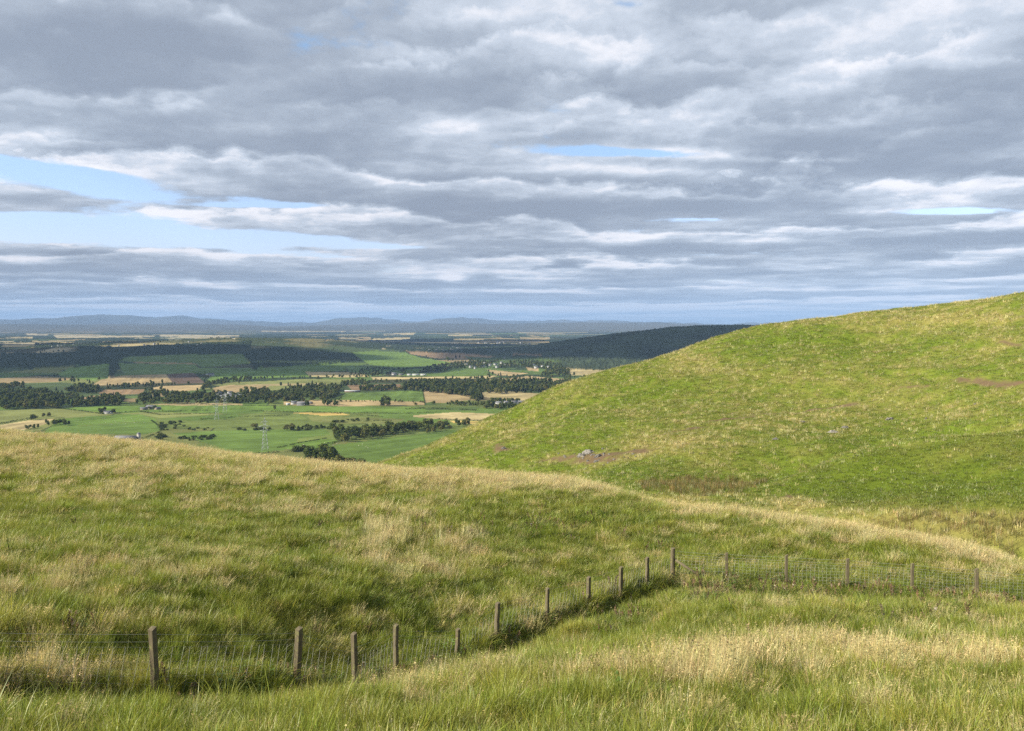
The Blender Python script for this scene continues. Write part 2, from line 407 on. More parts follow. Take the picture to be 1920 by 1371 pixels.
# banks behind banks: each has a dark base and a bright upper edge that the next, nearer base cuts off
AZM = N.m('ARCTAN2', X, Y); LV = N.m('LOGARITHM', N.m('ADD', N.m('MAXIMUM', Z, 0.0), .030), math.e)
def banks(seed, A, su, sv, warp, fw):
    c3 = N.n('ShaderNodeCombineXYZ'); N.put(c3.inputs[0], N.m('MULTIPLY', AZM, su)); N.put(c3.inputs[1], N.m('MULTIPLY', LV, sv)); c3.inputs[2].default_value = seed
    wv = N.m('MULTIPLY', N.m('SUBTRACT', N.noise(c3.outputs[0], 1.0, 3, .5), .5), warp)
    c4 = N.n('ShaderNodeCombineXYZ'); N.put(c4.inputs[0], N.m('MULTIPLY', AZM, su * 5.5)); N.put(c4.inputs[1], N.m('MULTIPLY', LV, sv * 3.2)); c4.inputs[2].default_value = seed + 4
    fv = N.m('MULTIPLY', N.m('SUBTRACT', N.noise(c4.outputs[0], 1.0, 6, .58), .5), fw)
    ph = N.m('ADD', N.m('ADD', N.m('MULTIPLY', LV, A), wv), fv)
    return N.m('FRACT', ph), N.noise(c3.outputs[0], 1.7, 2, .5)
saw, amp = banks(2.0, 3.1, 2.1, 1.3, 2.6, .95)
edge = N.m('MULTIPLY', N.m('POWER', saw, 1.7), N.ss(saw, .86, 1.0, 1.0, .2))
saw2, amp2 = banks(9.0, 6.0, 4.5, 2.6, 2.4, 1.1)
edge2 = N.m('MULTIPLY', N.m('POWER', saw2, 1.5), N.ss(saw2, .84, 1.0, 1.0, .25))
hi = N.ss(Vv, .16, .34, 1.0, .55)
br = N.m('MULTIPLY', br, .72)
br = N.m('ADD', br, N.m('MULTIPLY', N.m('MULTIPLY', N.m('SUBTRACT', edge, .22), N.ss(amp, .36, .60, .12, 1.0)), N.m('MULTIPLY', hi, .82)))
br = N.m('ADD', br, N.m('MULTIPLY', N.m('MULTIPLY', N.m('SUBTRACT', edge2, .30), N.ss(amp2, .40, .62, .0, 1.0)), .30))
br = N.m('ADD', br, N.m('ADD', N.m('MULTIPLY', darks, 1.15), .03))
brc = N.ss(br, -.2, .95)
ramp = N.n('ShaderNodeValToRGB'); N.put(ramp.inputs[0], brc)
el = ramp.color_ramp.elements
el[0].position = 0; el[0].color = (0.170, 0.194, 0.238, 1)
el[1].position = 1; el[1].color = (0.558, 0.550, 0.573, 1)
e = el.new(.40); e.color = (0.243, 0.273, 0.320, 1)
e = el.new(.72); e.color = (0.349, 0.382, 0.434, 1)
# distance takes the clouds towards blue near the horizon
lowf = N.ss(Vv, .0, .085, 1.0, 0.0)
ccol = N.mix(N.m('MULTIPLY', lowf, .25), ramp.outputs[0], (.28, .385, .56))
bg1 = N.n('ShaderNodeBackground'); N.put(bg1.inputs[0], N.mix(1.0, skyt.outputs[0], N.mix(N.ss(Vv, .05, .3), (1.02, .93, 1.10), (1, 1, 1)), 'MULTIPLY')); bg1.inputs[1].default_value = .112
bg2 = N.n('ShaderNodeBackground'); N.put(bg2.inputs[0], ccol); bg2.inputs[1].default_value = 1.0
mx = N.n('ShaderNodeMixShader'); N.put(mx.inputs[0], N.m('MULTIPLY', cov, .97))
nt.links.new(bg1.outputs[0], mx.inputs[1]); nt.links.new(bg2.outputs[0], mx.inputs[2])
nt.links.new(mx.outputs[0], wout.inputs[0])

vs = SC.view_settings
vs.view_transform = 'Standard'; vs.look = 'None'; vs.gamma = 1; vs.use_curve_mapping = False; vs.exposure = EXPO
SC.cycles.use_denoising = DENOISE
try: SC.cycles.denoiser = 'OPENIMAGEDENOISE'; SC.cycles.denoising_prefilter = 'ACCURATE'
except Exception: pass
SC.cycles.max_bounces = 6; SC.cycles.diffuse_bounces = 3; SC.cycles.transmission_bounces = 3; SC.cycles.volume_bounces = 0
SC.cycles.transparent_max_bounces = 4

# haze: one closed box of even air round everything on the ground
if HAZE > 0:
    mb = MB(); mb.box((0, 0, 490), (132000, 132000, 1100))
    m, nt2, out = new_mat('haze_air')
    pv = nt2.nodes.new('ShaderNodeVolumePrincipled')
    pv.inputs['Color'].default_value = (.40, .62, 1.0, 1); pv.inputs['Density'].default_value = HAZE; pv.inputs['Anisotropy'].default_value = .0
    nt2.links.new(pv.outputs[0], out.inputs['Volume'])
    hz = mb.build('haze', [m]); tag(hz, 'pale blue haze lying over the far plain and mountains', 'haze', kind='stuff')
FIELDS = [
 ('straw', [(5,646),(65,646),(66,651),(4,651)]), ('pale', [(100,628),(290,630),(285,636),(105,635)]), ('pale', [(300,627),(448,629),(440,637),(300,635)]), ('pale', [(50,625),(90,626),(90,629),(50,628)]),
 ('straw', [(0,632),(60,632),(60,636),(0,636)]), ('straw*.8', [(60,639),(150,640),(150,643),(60,642)]),
 ('pale', [(490,620),(650,621),(640,623),(490,622)]), ('straw', [(718,626),(780,624),(775,628),(720,629)]), ('tan', [(612,634),(690,632),(700,638),(610,641)]), ('straw', [(690,636),(770,633),(765,637),(700,639)]),
 ('tan', [(975,632),(1030,632),(1030,637),(975,636)]), ('straw*.8', [(850,636),(912,634),(905,638),(850,640)]), ('straw', [(840,627),(890,627),(885,630),(840,630)]), ('brown', [(962,664),(1017,666),(1015,670),(960,669)]),
 ('wood', [(0,663),(150,664),(165,684),(110,690),(0,692)]),
 ('wood', [(112,665),(205,666),(215,678),(160,684)]), ('wood', [(205,682),(222,680),(214,708),(203,712)]), ('wood', [(232,652),(470,641),(470,656),(330,664),(240,660)]),
 ('wood', [(457,663),(500,655),(640,665),(640,680),(575,687),(505,684),(480,695),(468,680)]), ('wood', [(700,652),(760,650),(790,658),(760,660)]),
 ('mid*1.35', [(250,668),(455,664),(468,682),(380,690),(365,681),(222,678)]), ('mid*1.5', [(222,681),(365,683),(385,698),(310,702),(235,702)]), ('green*1.3', [(100,702),(130,690),(205,682),(203,704),(175,714),(120,707)]),
 ('mid*1.4', [(370,690),(470,690),(480,697),(400,701)]),
 ('green*1.2', [(662,661),(705,657),(760,662),(845,680),(800,686),(740,690),(690,683)]), ('brown*1.25', [(757,659),(860,663),(935,670),(870,673),(820,672),(770,664)]),
 ('green', [(485,690),(570,685),(645,682),(650,696),(580,697),(480,699)]), ('mid*1.4', [(645,684),(735,692),(720,704),(690,707),(655,698)]), ('green', [(735,694),(800,690),(790,698),(740,702)]),
 ('bright', [(400,700),(480,697),(572,697),(578,706),(480,710),(400,718)]), ('bright', [(385,716),(400,702),(480,697),(480,708),(420,717)]),
 ('straw', [(572,697),(680,699),(693,707),(640,708),(580,706)]), ('olive*1.1', [(455,718),(560,711),(670,711),(675,715),(600,719),(480,721)]), ('straw*.85', [(450,721),(600,719),(620,722),(500,724)]),
 ('tan', [(400,727),(430,722),(505,723),(500,732),(440,736),(400,736)]), ('straw', [(695,707),(880,706),(935,704),(915,710),(700,712)]), ('brown', [(650,722),(750,720),(755,730),(660,732)]),
 ('mid', [(800,690),(850,680),(935,682),(925,690),(850,694)]), ('green*.9', [(800,703),(850,695),(912,697),(930,703),(860,706)]), ('mid*.8', [(870,668),(1000,672),(1060,680),(1000,686),(900,680)]),
 ('tan*1.1', [(912,693),(945,696),(992,700),(960,705),(935,704)]), ('tan*1.1', [(905,713),(990,705),(1095,712),(1090,718),(950,715)]), ('straw*.9', [(1055,691),(1165,697),(1150,706),(1070,704)]), ('tan', [(985,688),(1010,690),(1010,697),(990,695)]),
 ('green', [(632,745),(650,737),(792,731),(796,752),(700,754),(632,750)]), ('tan*.95', [(793,731),(840,731),(885,749),(830,756),(797,755)]), ('tan*1.15', [(532,753),(600,750),(796,754),(796,760),(640,762),(532,759)]), ('mid', [(797,756),(815,752),(817,760),(797,760)]),
 ('straw*.95', [(888,737),(935,733),(1030,739),(1000,750),(965,755),(930,751)]),
 ('straw', [(775,779),(850,773),(930,776),(905,789),(850,788),(775,782)]), ('yellow', [(842,789),(900,790),(890,795),(850,793)]), ('yellow', [(542,774),(640,774),(655,778),(600,779)]),
 ('straw*.8', [(270,758),(350,755),(455,757),(455,760),(340,761)]),
 ('tan*.9', [(0,709),(75,706),(145,709),(110,716),(0,720)]), ('tan', [(172,723),(190,712),(230,704),(312,702),(323,717),(250,722)]), ('plough', [(313,702),(360,699),(385,718),(325,720)]),
 ('tan*1.2', [(278,729),(300,724),(380,722),(372,732),(330,734)]), ('brown*1.1', [(183,738),(195,731),(272,730),(265,739),(215,741)]), ('brown*1.3', [(145,749),(170,742),(230,741),(225,750),(150,753)]),
 ('dull', [(0,720),(110,717),(170,722),(150,730),(0,733)]), ('tan*.8', [(285,738),(330,737),(330,743),(285,744)]), ('tan*.7', [(230,748),(257,747),(255,754),(232,754)]),
 ('olive*1.1', [(0,770),(60,767),(125,768),(195,776),(100,784),(50,786),(0,791)]), ('straw', [(0,797),(50,789),(102,785),(84,796),(45,806),(0,806)]), ('bright', [(115,766),(180,762),(262,761),(255,771),(195,774)]),
 ('bright', [(108,786),(175,780),(262,778),(293,786),(292,791),(235,792),(140,799),(95,800)]), ('green', [(95,801),(140,800),(235,793),(292,792),(308,806),(270,815),(80,812)]),
 ('olive*1.15', [(200,776),(285,773),(420,776),(300,784),(262,777)]), ('bright*.9', [(285,772),(300,762),(455,762),(470,768),(380,775)]), ('green', [(300,786),(440,776),(480,783),(360,789)]), ('pasture', [(300,790),(480,785),(520,797),(420,803),(330,800)]),
 ('bright', [(455,761),(620,762),(790,764),(860,768),(760,775),(560,773),(470,768)]), ('pasture', [(470,775),(560,776),(580,790),(500,800),(420,790)]), ('olive', [(575,780),(660,782),(760,786),(740,795),(640,795),(585,790)]),
 ('green', [(320,812),(450,806),(610,805),(620,815),(560,822),(545,842),(460,852),(400,835)]), ('bright*.9', [(520,835),(600,823),(640,826),(610,838),(560,848)]), ('green*.95', [(600,838),(700,825),(780,815),(850,805),(880,830),(760,880),(640,880)]), ('mid', [(790,764),(900,763),(890,770),(800,769)]),
]
HILL_GREEN = (.135, .19, .023); HILL_DRY = (.255, .235, .072)
B, O, Cn, S = 'broadleaf_tree', 'olive_tree', 'conifer_tree', 'shrub'
TREES = [
 ([(615,813),(640,830),(700,822),(762,813),(830,801),(828,796),(760,806),(700,812),(650,814)], 62, 13, 20, (B,B,B,O), 7, 'dark tree of the long grove left of the far slope', 'trees of the long grove'),
 ([(800,813),(830,806),(880,797),(880,792),(840,797),(800,806)], 22, 8, 13, (B,O), 5, 'lower paler tree where the long grove meets the far slope', 'low trees at the end of the grove'),
 ([(572,866),(625,872),(632,866),(580,860)], 13, 17, 23, (B,), 6, 'rounded tree of the clump rising behind the near crest', 'trees of the clump behind the near crest'),
 ([(625,876),(682,888),(690,880),(640,870)], 11, 13, 18, (B,O), 6, 'lower tree at the right end of the clump behind the crest', 'low trees behind the near crest'),
 ([(548,850),(575,846),(580,842),(550,846)], 6, 6, 9, (S,), 4, 'bush just left of the clump behind the near crest', 'bushes left of the crest clump'),
 ([(716,762),(734,762),(734,760),(716,760)], 4, 18, 24, (B,Cn), 10, 'tall dark tree standing alone at the lower edge of the green field', 'tall trees below the green field'),
 ([(512,770),(520,770),(520,769),(512,769)], 1, 11, 12, (B,), 0, 'single round tree in the bright strip right of the small pylons', None),
 ([(772,760),(782,760),(782,759),(772,759)], 1, 8, 9, (O,), 0, 'small round tree on the tan strip right of the tall pair', None),
 ([(812,758),(818,758),(818,757),(812,757)], 1, 10, 11, (O,), 0, 'rusty round tree at the foot of the striped field', None),
 ([(525,808),(552,808),(552,805),(525,805)], 4, 10, 13, (O,), 6, 'olive green rounded tree on the bank right of the near pylon', 'olive trees by the near pylon'),
 ([(472,803),(490,803),(490,800),(472,800)], 3, 7, 9, (O,), 5, 'pale olive bush left of the near pylon top', 'olive bushes left of the near pylon'),
 ([(447,808),(510,808),(510,804),(447,804)], 12, 3, 5, (S,), 6, 'dark bush on the bank behind the near pylon', 'bushes behind the near pylon'),
 ([(555,808),(617,806),(617,800),(580,798),(555,802)], 22, 3.5, 6, (S,S,B), 6, 'dark bush between the near pylon and the grove', 'bushes between pylon and grove'),
 ([(622,794),(645,793),(645,790),(622,791)], 5, 4, 6, (S,), 6, 'bush in the rough pasture above the grove', 'bushes above the grove'), ([(652,792),(690,790),(690,786),(652,788)], 7, 3, 5, (S,), 8, 'low bush in the pasture behind the middle of the grove', 'low bushes behind the grove'),
 ([(300,808),(352,806),(345,792),(310,790),(296,796)], 20, 3, 6, (S,), 5, 'green shrub of the thicket right of the silo field', 'shrubs of the thicket by the silo field'),
 ([(350,808),(395,807),(395,803),(350,803)], 8, 2.5, 4.5, (S,), 6, 'low shrub trailing right from the thicket', 'low shrubs right of the thicket'),
 ([(288,826),(314,825),(312,818),(296,819)], 8, 4, 7, (S,B), 4, 'dark bush right of the silo behind the crest', 'bushes right of the silo'),
 ([(328,828),(408,824),(406,818),(340,819)], 26, 3, 4.5, (S,), 4, 'dense dark bush of the long clump right of the silo', 'bushes of the long clump'),
 ([(80,800),(130,798),(130,793),(84,795)], 12, 8, 11, (B,), 5, 'dark tree of the dense block at the left field edge', 'trees of the dense block'),
 ([(45,806),(72,804),(70,801),(48,803)], 6, 7, 9, (B,), 5, 'rounded tree left of the dense block', 'trees left of the dense block'), ([(51,789),(70,788),(70,786),(52,787)], 3, 9, 11, (B,), 6, 'tree on the hedge left of two round bushes', 'trees on the left hedge'), ([(75,783),(92,782),(92,780),(76,781)], 3, 8, 10, (O,B), 6, 'tree at the top corner of the straw field', 'trees at the straw field corner'),
 ([(184,777),(198,776),(197,773),(186,774)], 5, 10, 13, (O,B), 6, 'tree sheltering the left side of the white cottage', 'trees left of the cottage'), ([(207,776),(216,776),(216,774),(208,773)], 3, 8, 11, (B,), 6, 'tree sheltering the right side of the white cottage', 'trees right of the cottage'),
 ([(262,768),(298,769),(298,764),(270,764)], 9, 6, 9, (B,O), 8, 'tree around the stone farmhouse', 'trees around the stone farmhouse'),
 ([(605,763),(632,762),(630,757),(606,757)], 6, 12, 16, (B,), 8, 'tree right of the roadside farmyard', 'trees right of the farmyard'), ([(572,762),(580,762),(580,760),(572,760)], 2, 10, 12, (B,), 6, 'tree behind the grey blue farm shed', 'trees behind the blue shed'),
 ([(545,757),(560,757),(560,755),(545,755)], 2, 9, 11, (B,), 8, 'tree behind the roadside farmhouse', 'trees behind the roadside farmhouse'),
 ([(834,678),(845,678),(845,676),(834,676)], 3, 18, 22, (B,), 14, 'dark tree at the left of the tan ridge field', 'trees at the left of the ridge field'), ([(850,673),(862,673),(862,671),(850,671)], 2, 20, 24, (B,Cn), 14, 'tall tree on the skyline of the tan ridge field', 'skyline trees of the ridge field'),
]
WOODS = [
 ([(0,770),(60,767),(108,767),(112,745),(60,736),(0,740)], 420, 12, 18, .15), ([(108,764),(230,762),(232,750),(150,752),(140,742),(112,745)], 200, 9, 15, .2), ([(185,756),(232,756),(225,746),(190,745)], 70, 10, 16, .1), ([(120,735),(180,740),(185,728),(150,726)], 130, 10, 16, .2), ([(0,732),(45,728),(45,722),(0,724)], 70, 9, 14, .2),
 ([(255,759),(400,757),(400,742),(330,741),(300,736),(285,735),(270,742),(257,750)], 300, 9, 15, .15), ([(372,736),(400,722),(470,714),(476,709),(420,712),(385,722)], 130, 8, 12, .1),
 ([(440,758),(512,758),(512,742),(500,733),(470,733),(445,742)], 200, 10, 17, .2), ([(405,758),(440,757),(440,744),(420,740),(400,745)], 90, 9, 14, .1),
 ([(510,752),(545,754),(620,752),(632,744),(640,728),(600,724),(540,730),(505,745)], 420, 10, 17, .1), ([(670,734),(745,733),(740,727),(675,727)], 120, 8, 14, .1), ([(635,727),(690,722),(690,715),(650,716)], 60, 9, 14, .1),
 ([(755,733),(880,734),(905,750),(895,754),(860,742),(755,733)], 200, 12, 18, .35), ([(752,732),(885,735),(900,722),(790,719),(752,724)], 320, 12, 18, .4), ([(885,740),(1030,737),(1080,735),(1085,720),(1000,717),(900,719)], 520, 13, 19, .3),
 ([(910,768),(985,768),(985,757),(950,753),(915,757)], 130, 9, 14, .1), ([(838,761),(910,762),(910,757),(840,756)], 80, 5, 9, .05), ([(632,755),(796,756),(796,754),(632,753)], 60, 3, 6, 0),
 ([(785,700),(850,694),(915,690),(935,678),(860,682),(800,690)], 330, 10, 16, .3), ([(930,690),(1010,692),(1060,700),(1050,682),(960,678)], 300, 9, 15, .2), ([(1010,706),(1070,706),(1066,692),(1030,690)], 140, 10, 16, .2), ([(655,706),(735,700),(760,700),(770,690),(690,692),(660,695)], 170, 5, 10, .05),
 ([(470,712),(700,709),(700,706),(470,709)], 90, 6, 10, .1), ([(695,718),(860,717),(860,714),(700,714)], 90, 6, 11, .1), ([(690,707),(710,706),(710,700),(695,700)], 25, 10, 14, .1),
 ([(120,735),(250,728),(330,725),(330,722),(250,724),(120,730)], 90, 7, 12, .1), ([(945,712),(1000,707),(1000,706),(945,710)], 30, 6, 9, 0), ([(1095,722),(1200,716),(1200,708),(1095,714)], 80, 9, 14, .4),
]
HEDGES = [
 ([(0,796),(30,790),(52,787),(72,783)], 3.0, 3.0, 'dark hedge along the top of the straw field at the left edge'), ([(112,766),(150,771),(195,777)], 2.2, 2.2, 'hedge running down from the wood to the white cottage'), ([(205,775),(262,772),(330,772),(390,770)], 2.2, 2.2, 'hedge running right from the white cottage past the stone farmhouse'),
 ([(262,772),(300,778),(420,775)], 2.0, 2.0, 'thin hedge below the stone farmhouse'), ([(375,787),(440,783),(520,780),(545,779)], 2.4, 2.4, 'hedge passing behind the small pylons'), ([(470,771),(560,773),(660,775),(760,776),(830,773)], 2.4, 2.6, 'long straight hedge below the roadside farmyard'),
 ([(280,786),(292,795),(306,806)], 2.2, 2.4, 'short hedge between the sheep field and the thicket'), ([(255,826),(285,817),(308,806)], 2.0, 2.0, 'dark bank hedge rising from the silo to the thicket'), ([(520,840),(560,831),(612,822)], 1.2, 1.2, 'faint hedge line across the field right of the near pylon'),
 ([(600,838),(630,830),(642,827)], 3.0, 3.2, 'hedge joining the grove to the clump below it'), ([(455,855),(500,850),(552,847)], 2.6, 2.6, 'hedge on the near crest at the foot of the near pylon'), ([(820,786),(850,788),(905,790)], 2.6, 2.6, 'hedge below the large straw field by the far slope'),
 ([(760,768),(800,766),(895,770)], 3.0, 3.5, 'dark hedge strip left of the far slope above the straw field'), ([(620,775),(660,778),(720,782)], 2.0, 2.0, 'hedge at the right end of the yellow strip'), ([(240,758),(330,758),(455,761),(520,761)], 2.0, 2.0, 'long hedge under the dark valley woods'),
 ([(640,745),(634,752),(632,760)], 2.4, 2.4, 'short hedge closing the left end of the green field'), ([(792,731),(796,752),(797,760)], 1.4, 1.4, 'thin hedge between green field and striped field'), ([(680,791),(710,789),(735,790)], 2.0, 2.4, 'broken hedge in the pasture above the grove'), ([(590,806),(606,803),(620,806)], 2.4, 2.6, 'hedge meeting the left end of the grove'),
]
TOWNS = [(38, 855, 655, 26, 3, 'white house of the small town beyond the ridge field', 'houses of the small town'), (22, 940, 643, 26, 3, 'white house on the outskirts behind the small town', 'houses behind the town'), (14, 905, 686, 28, 4, 'white house among the woods right of the valley farmstead', 'houses in the valley woods'), (8, 1005, 688, 18, 4, 'white house among trees near the dark hill', 'houses near the dark hill'), (12, 310, 648, 60, 4, 'white house in the far woods on the left', 'houses in the far left woods'), (4, 955, 764, 16, 3, 'white house among trees beside the far slope', 'houses beside the far slope'), (10, 105, 650, 12, 1.2, 'white building in the far row on the left plain', 'buildings on the left plain'), (10, 430, 746, 14, 2.5, 'pale house half hidden in the dark wood', 'houses in the dark wood')]
SHEEP = [([(130,790),(200,784),(280,783),(285,800),(150,797)], 34, 'white sheep grazing in the bright field below the cottage', 'sheep in the cottage field'), ([(560,835),(640,828),(760,828),(800,818),(700,845)], 12, 'white sheep in the field below the grove', 'sheep below the grove')]
ROCKS = [(1105, 850, 28, 8, 'largest grey rock outcrop on the lower left of the far slope'), (1090, 856, 16, 6, 'low rock left below the largest outcrop'), (1122, 856, 14, 6, 'low rock right below the largest outcrop'), (1118, 866, 10, 4, 'small rock in the brown scar under the largest outcrop'), (1130, 843, 6, 4, 'small pale stone right above the largest outcrop'), (1561, 812, 20, 7, 'pale rock slab in the middle of the far slope'), (1585, 803, 14, 5, 'smaller pale slab up right of the middle slab'), (1455, 824, 13, 4, 'low pale stones left of the middle slab'), (1668, 787, 14, 6, 'grey stone on the turf right of the middle slabs'), (1505, 792, 10, 4, 'small grey stone above the low pale stones'), (945, 842, 9, 5, 'small rock in the reddish scar near the left end of the slope'), (1736, 786, 6, 4, 'tiny grey stone right of the grey stone'), (1828, 759, 5, 3, 'tiny pale stone high on the right of the slope')]
SCREE = [(1123, 863, 3.8), (1077, 852, 2.7), (1192, 857, 3.4), (1132, 873, 4.1), (1142, 852, 4.7), (1151, 862, 5.5), (1058, 855, 4.8), (1178, 860, 4.6), (1116, 858, 5.5), (1060, 858, 5.6), (1100, 846, 3.9), (1132, 851, 5.8), (1132, 855, 3.0), (1140, 869, 4.0), (1097, 853, 4.3), (1093, 860, 4.5), (1048, 851, 4.9), (1187, 852, 6.0), (1109, 854, 5.5), (1200, 854, 4.5), (1114, 853, 5.4), (1092, 855, 2.7), (1189, 844, 2.8), (1132, 852, 3.0), (1102, 865, 5.6), (1170, 858, 2.7)]
ROCKS += [(a, b, c, c * .45, 'small loose stone lying in the brown scree around the largest outcrop') for a, b, c in SCREE]
SHADES = [(30, 3500, 1300, 450), (180, 4500, 1200, 600), (420, 6300, 800, 500), (0, 6800, 2600, 1500), (1250, 5000, 1300, 1000), (1050, 7200, 1500, 800), (700, 9500, 1500, 900)]# ------------------------------------------------------------------ palette (real-world base colours)
PAL = dict(straw=(.40, .325, .165), pale=(.40, .34, .21), yellow=(.50, .36, .12), tan=(.33, .25, .13), brown=(.22, .15, .085), plough=(.115, .082, .060), gold=(.40, .31, .12),
           bright=(.125, .195, .040), green=(.108, .165, .038), mid=(.085, .125, .036), olive=(.165, .18, .06), pasture=(.13, .165, .046), dull=(.07, .098, .038), wood=(.028, .042, .018), scrub=(.06, .062, .028))

def grid(x0, x1, y0, y1, st, H):
    xs = np.arange(x0, x1 + .01, st); ys = np.arange(y0, y1 + .01, st)
    A, B = np.meshgrid(xs, ys); Zz = H(A, B)
    V = np.stack([A.ravel(), B.ravel(), Zz.ravel()], 1); nx, ny = len(xs), len(ys)
    i = (np.arange(ny - 1)[:, None] * nx + np.arange(nx - 1)[None]).ravel()
    return V, np.stack([i, i + 1, i + nx + 1, i + nx], 1), (xs, ys, Zz)

def bil(G, x, y):
    xs, ys, Zz = G; st = xs[1] - xs[0]
    fx = np.clip((x - xs[0]) / st, 0, len(xs) - 1.001); fy = np.clip((y - ys[0]) / st, 0, len(ys) - 1.001)
    i = fx.astype(int); j = fy.astype(int); fx = fx - i; fy = fy - j
    return (Zz[j, i] * (1 - fx) + Zz[j, i + 1] * fx) * (1 - fy) + (Zz[j + 1, i] * (1 - fx) + Zz[j + 1, i + 1] * fx) * fy

def mat_ground(name, scale, bumpd):
    m, nt, out = new_mat(name); N = NT(nt)
    co = N.n('ShaderNodeTexCoord').outputs['Object']
    c = N.attr('gcol'); f = N.noise(co, scale, 8, .7)
    g = N.noise(co, scale * .13, 4, .6)
    c = N.mix(1.0, c, N.mix(f, (.55, .55, .55), (1.45, 1.42, 1.3)), 'MULTIPLY')
    c = N.mix(1.0, c, N.mix(g, (.8, .85, .8), (1.2, 1.15, 1.2)), 'MULTIPLY')
    nt.links.new(N.diffuse(c, .95, .05, N.bump(f, .8, bumpd)), out.inputs[0]); return m

# --- dryness of the grass near the viewer: (px, py, rx, ry, amount) read off the place itself
DRY = [(760, 1008, 95, 30, 1.0), (650, 1040, 60, 25, .6), (880, 1010, 60, 25, .7), (1110, 1020, 70, 25, .5), (1290, 975, 45, 35, .9), (1060, 920, 200, 30, .5), (800, 905, 250, 22, .9), (450, 875, 320, 28, .8), (120, 850, 260, 30, .8),
       (250, 930, 150, 25, .45), (550, 950, 200, 20, .35), (120, 1060, 200, 30, .4), (380, 1080, 200, 30, .5), (600, 1075, 180, 25, .45), (820, 1080, 150, 25, .5), (900, 1140, 90, 30, .4), (60, 1130, 150, 30, .3),
       (1500, 985, 250, 14, .6), (1750, 1020, 250, 16, .9), (1880, 1045, 140, 16, .9), (1560, 1010, 160, 20, .3), (1820, 1060, 160, 16, .5),
       (100, 1282, 190, 20, 1.4), (1400, 1255, 260, 32, .95), (1330, 1275, 70, 38, .6), (1750, 1235, 260, 22, .95), (1080, 1275, 200, 32, .75), (860, 1300, 160, 35, .6), (700, 1330, 140, 35, .45), (1550, 1345, 220, 22, .35), (1150, 1340, 150, 30, .4),
       (1690, 1190, 220, 14, .45), (1290, 1165, 60, 18, .4), (600, 1225, 70, 30, .4), (1470, 1060, 180, 20, .2)]
GREEN = [(950, 1245, 130, 25, .8), (1500, 1180, 260, 24, .7), (1150, 1200, 200, 25, .6), (330, 1235, 260, 30, .8), (300, 990, 220, 30, .55), (550, 1010, 90, 30, .5), (950, 975, 140, 22, .6), (1130, 970, 90, 25, .7), (1230, 985, 40, 20, .5), (700, 1110, 200, 18, .6), (1400, 1040, 160, 12, .5), (1750, 1310, 240, 35, .5), (420, 1340, 250, 30, .7), (60, 1000, 90, 30, .4), (850, 1110, 120, 18, .5)]
CRX = [0, 150, 300, 450, 600, 760, 960, 1080, 1160, 1250, 1350, 1500, 1700, 1920]; CRY = [818, 825, 835, 856, 876, 889, 898, 905, 920, 948, 960, 977, 1015, 1064]
def dry_near(x, y, z):
    px, py = proj(x, y, z)
    v = (fbm(x / 4, y / 6, 4, 61) - .5) * .9 + .19 + (fbm(x / .8, y / 1.1, 3, 66) - .5) * 1.7
    v = v + .55 * np.exp(-((py - np.interp(px, CRX, CRY)) / 15) ** 2)
    for a, s in ((DRY, 1), (GREEN, -1)):
        for cx, cy, rx, ry, k in a: v = v + s * k * np.exp(-((px - cx) / rx) ** 2 - ((py - cy) / ry) ** 2) * .56
    return np.clip(v, 0, 1)
def mixc(a, b, t): return np.asarray(a) * (1 - t)[:, None] + np.asarray(b) * t[:, None]

Vn, Fn, Gn = grid(-105, 85, -8, 165, .4, Hn)
Vh, Fh, Gh = grid(-70, 330, 40, 330, 1.0, Hh)
# carve: keep the near ground from poking through the gully beyond its crest
me = mesh_np('ground', Vn, Fn, True)
dn = dry_near(Vn[:, 0], Vn[:, 1], Vn[:, 2])
attr_col(me, 'gcol', mixc((.05, .075, .016), (.12, .105, .045), dn))
gnd = link('ground', me, [mat_ground('turf', 6.0, .08)]); tag(gnd, kind='structure')

# --- hill cover
SCARS = [((1030, 861), (1085, 862), 6), ((1060, 860), (1125, 854), 10), ((1130, 855), (1205, 846), 10), ((1080, 866), (1160, 862), 7), ((930, 834), (950, 845), 7), ((1330, 790), (1420, 780), 4), ((1400, 779), (1520, 770), 5), ((1520, 768), (1602, 758), 5),
         ((1695, 725), (1735, 724), 5), ((1790, 711), (1860, 717), 6), ((1850, 717), (1920, 722), 8), ((1120, 872), (1180, 855), 4), ((1240, 815), (1330, 800), 4), ((1470, 930), (1560, 935), 4), ((1360, 778), (1385, 772), 4), ((1880, 640), (1910, 648), 4)]
SC3 = [(hit([a[0]], [a[1]], lambda x, y: bil(Gh, x, y), 55, 300, 500)[0], hit([b[0]], [b[1]], lambda x, y: bil(Gh, x, y), 55, 300, 500)[0], wpx) for a, b, wpx in SCARS]
def scar(x, y):
    v = np.zeros(len(x))
    for a, b, wpx in SC3:
        e = (b - a)[:2]; t = np.clip(((x - a[0]) * e[0] + (y - a[1]) * e[1]) / (e @ e), 0, 1)
        q = np.hypot(x - a[0] - t * e[0], y - a[1] - t * e[1])
        wd = wpx / F * a[1] * 1.9
        v = np.maximum(v, 1 - sstep(.35, 1.2, q / wd + (fbm(x / 1.3, y / 1.3, 3, 91) - .5) * 2.2))
    return v
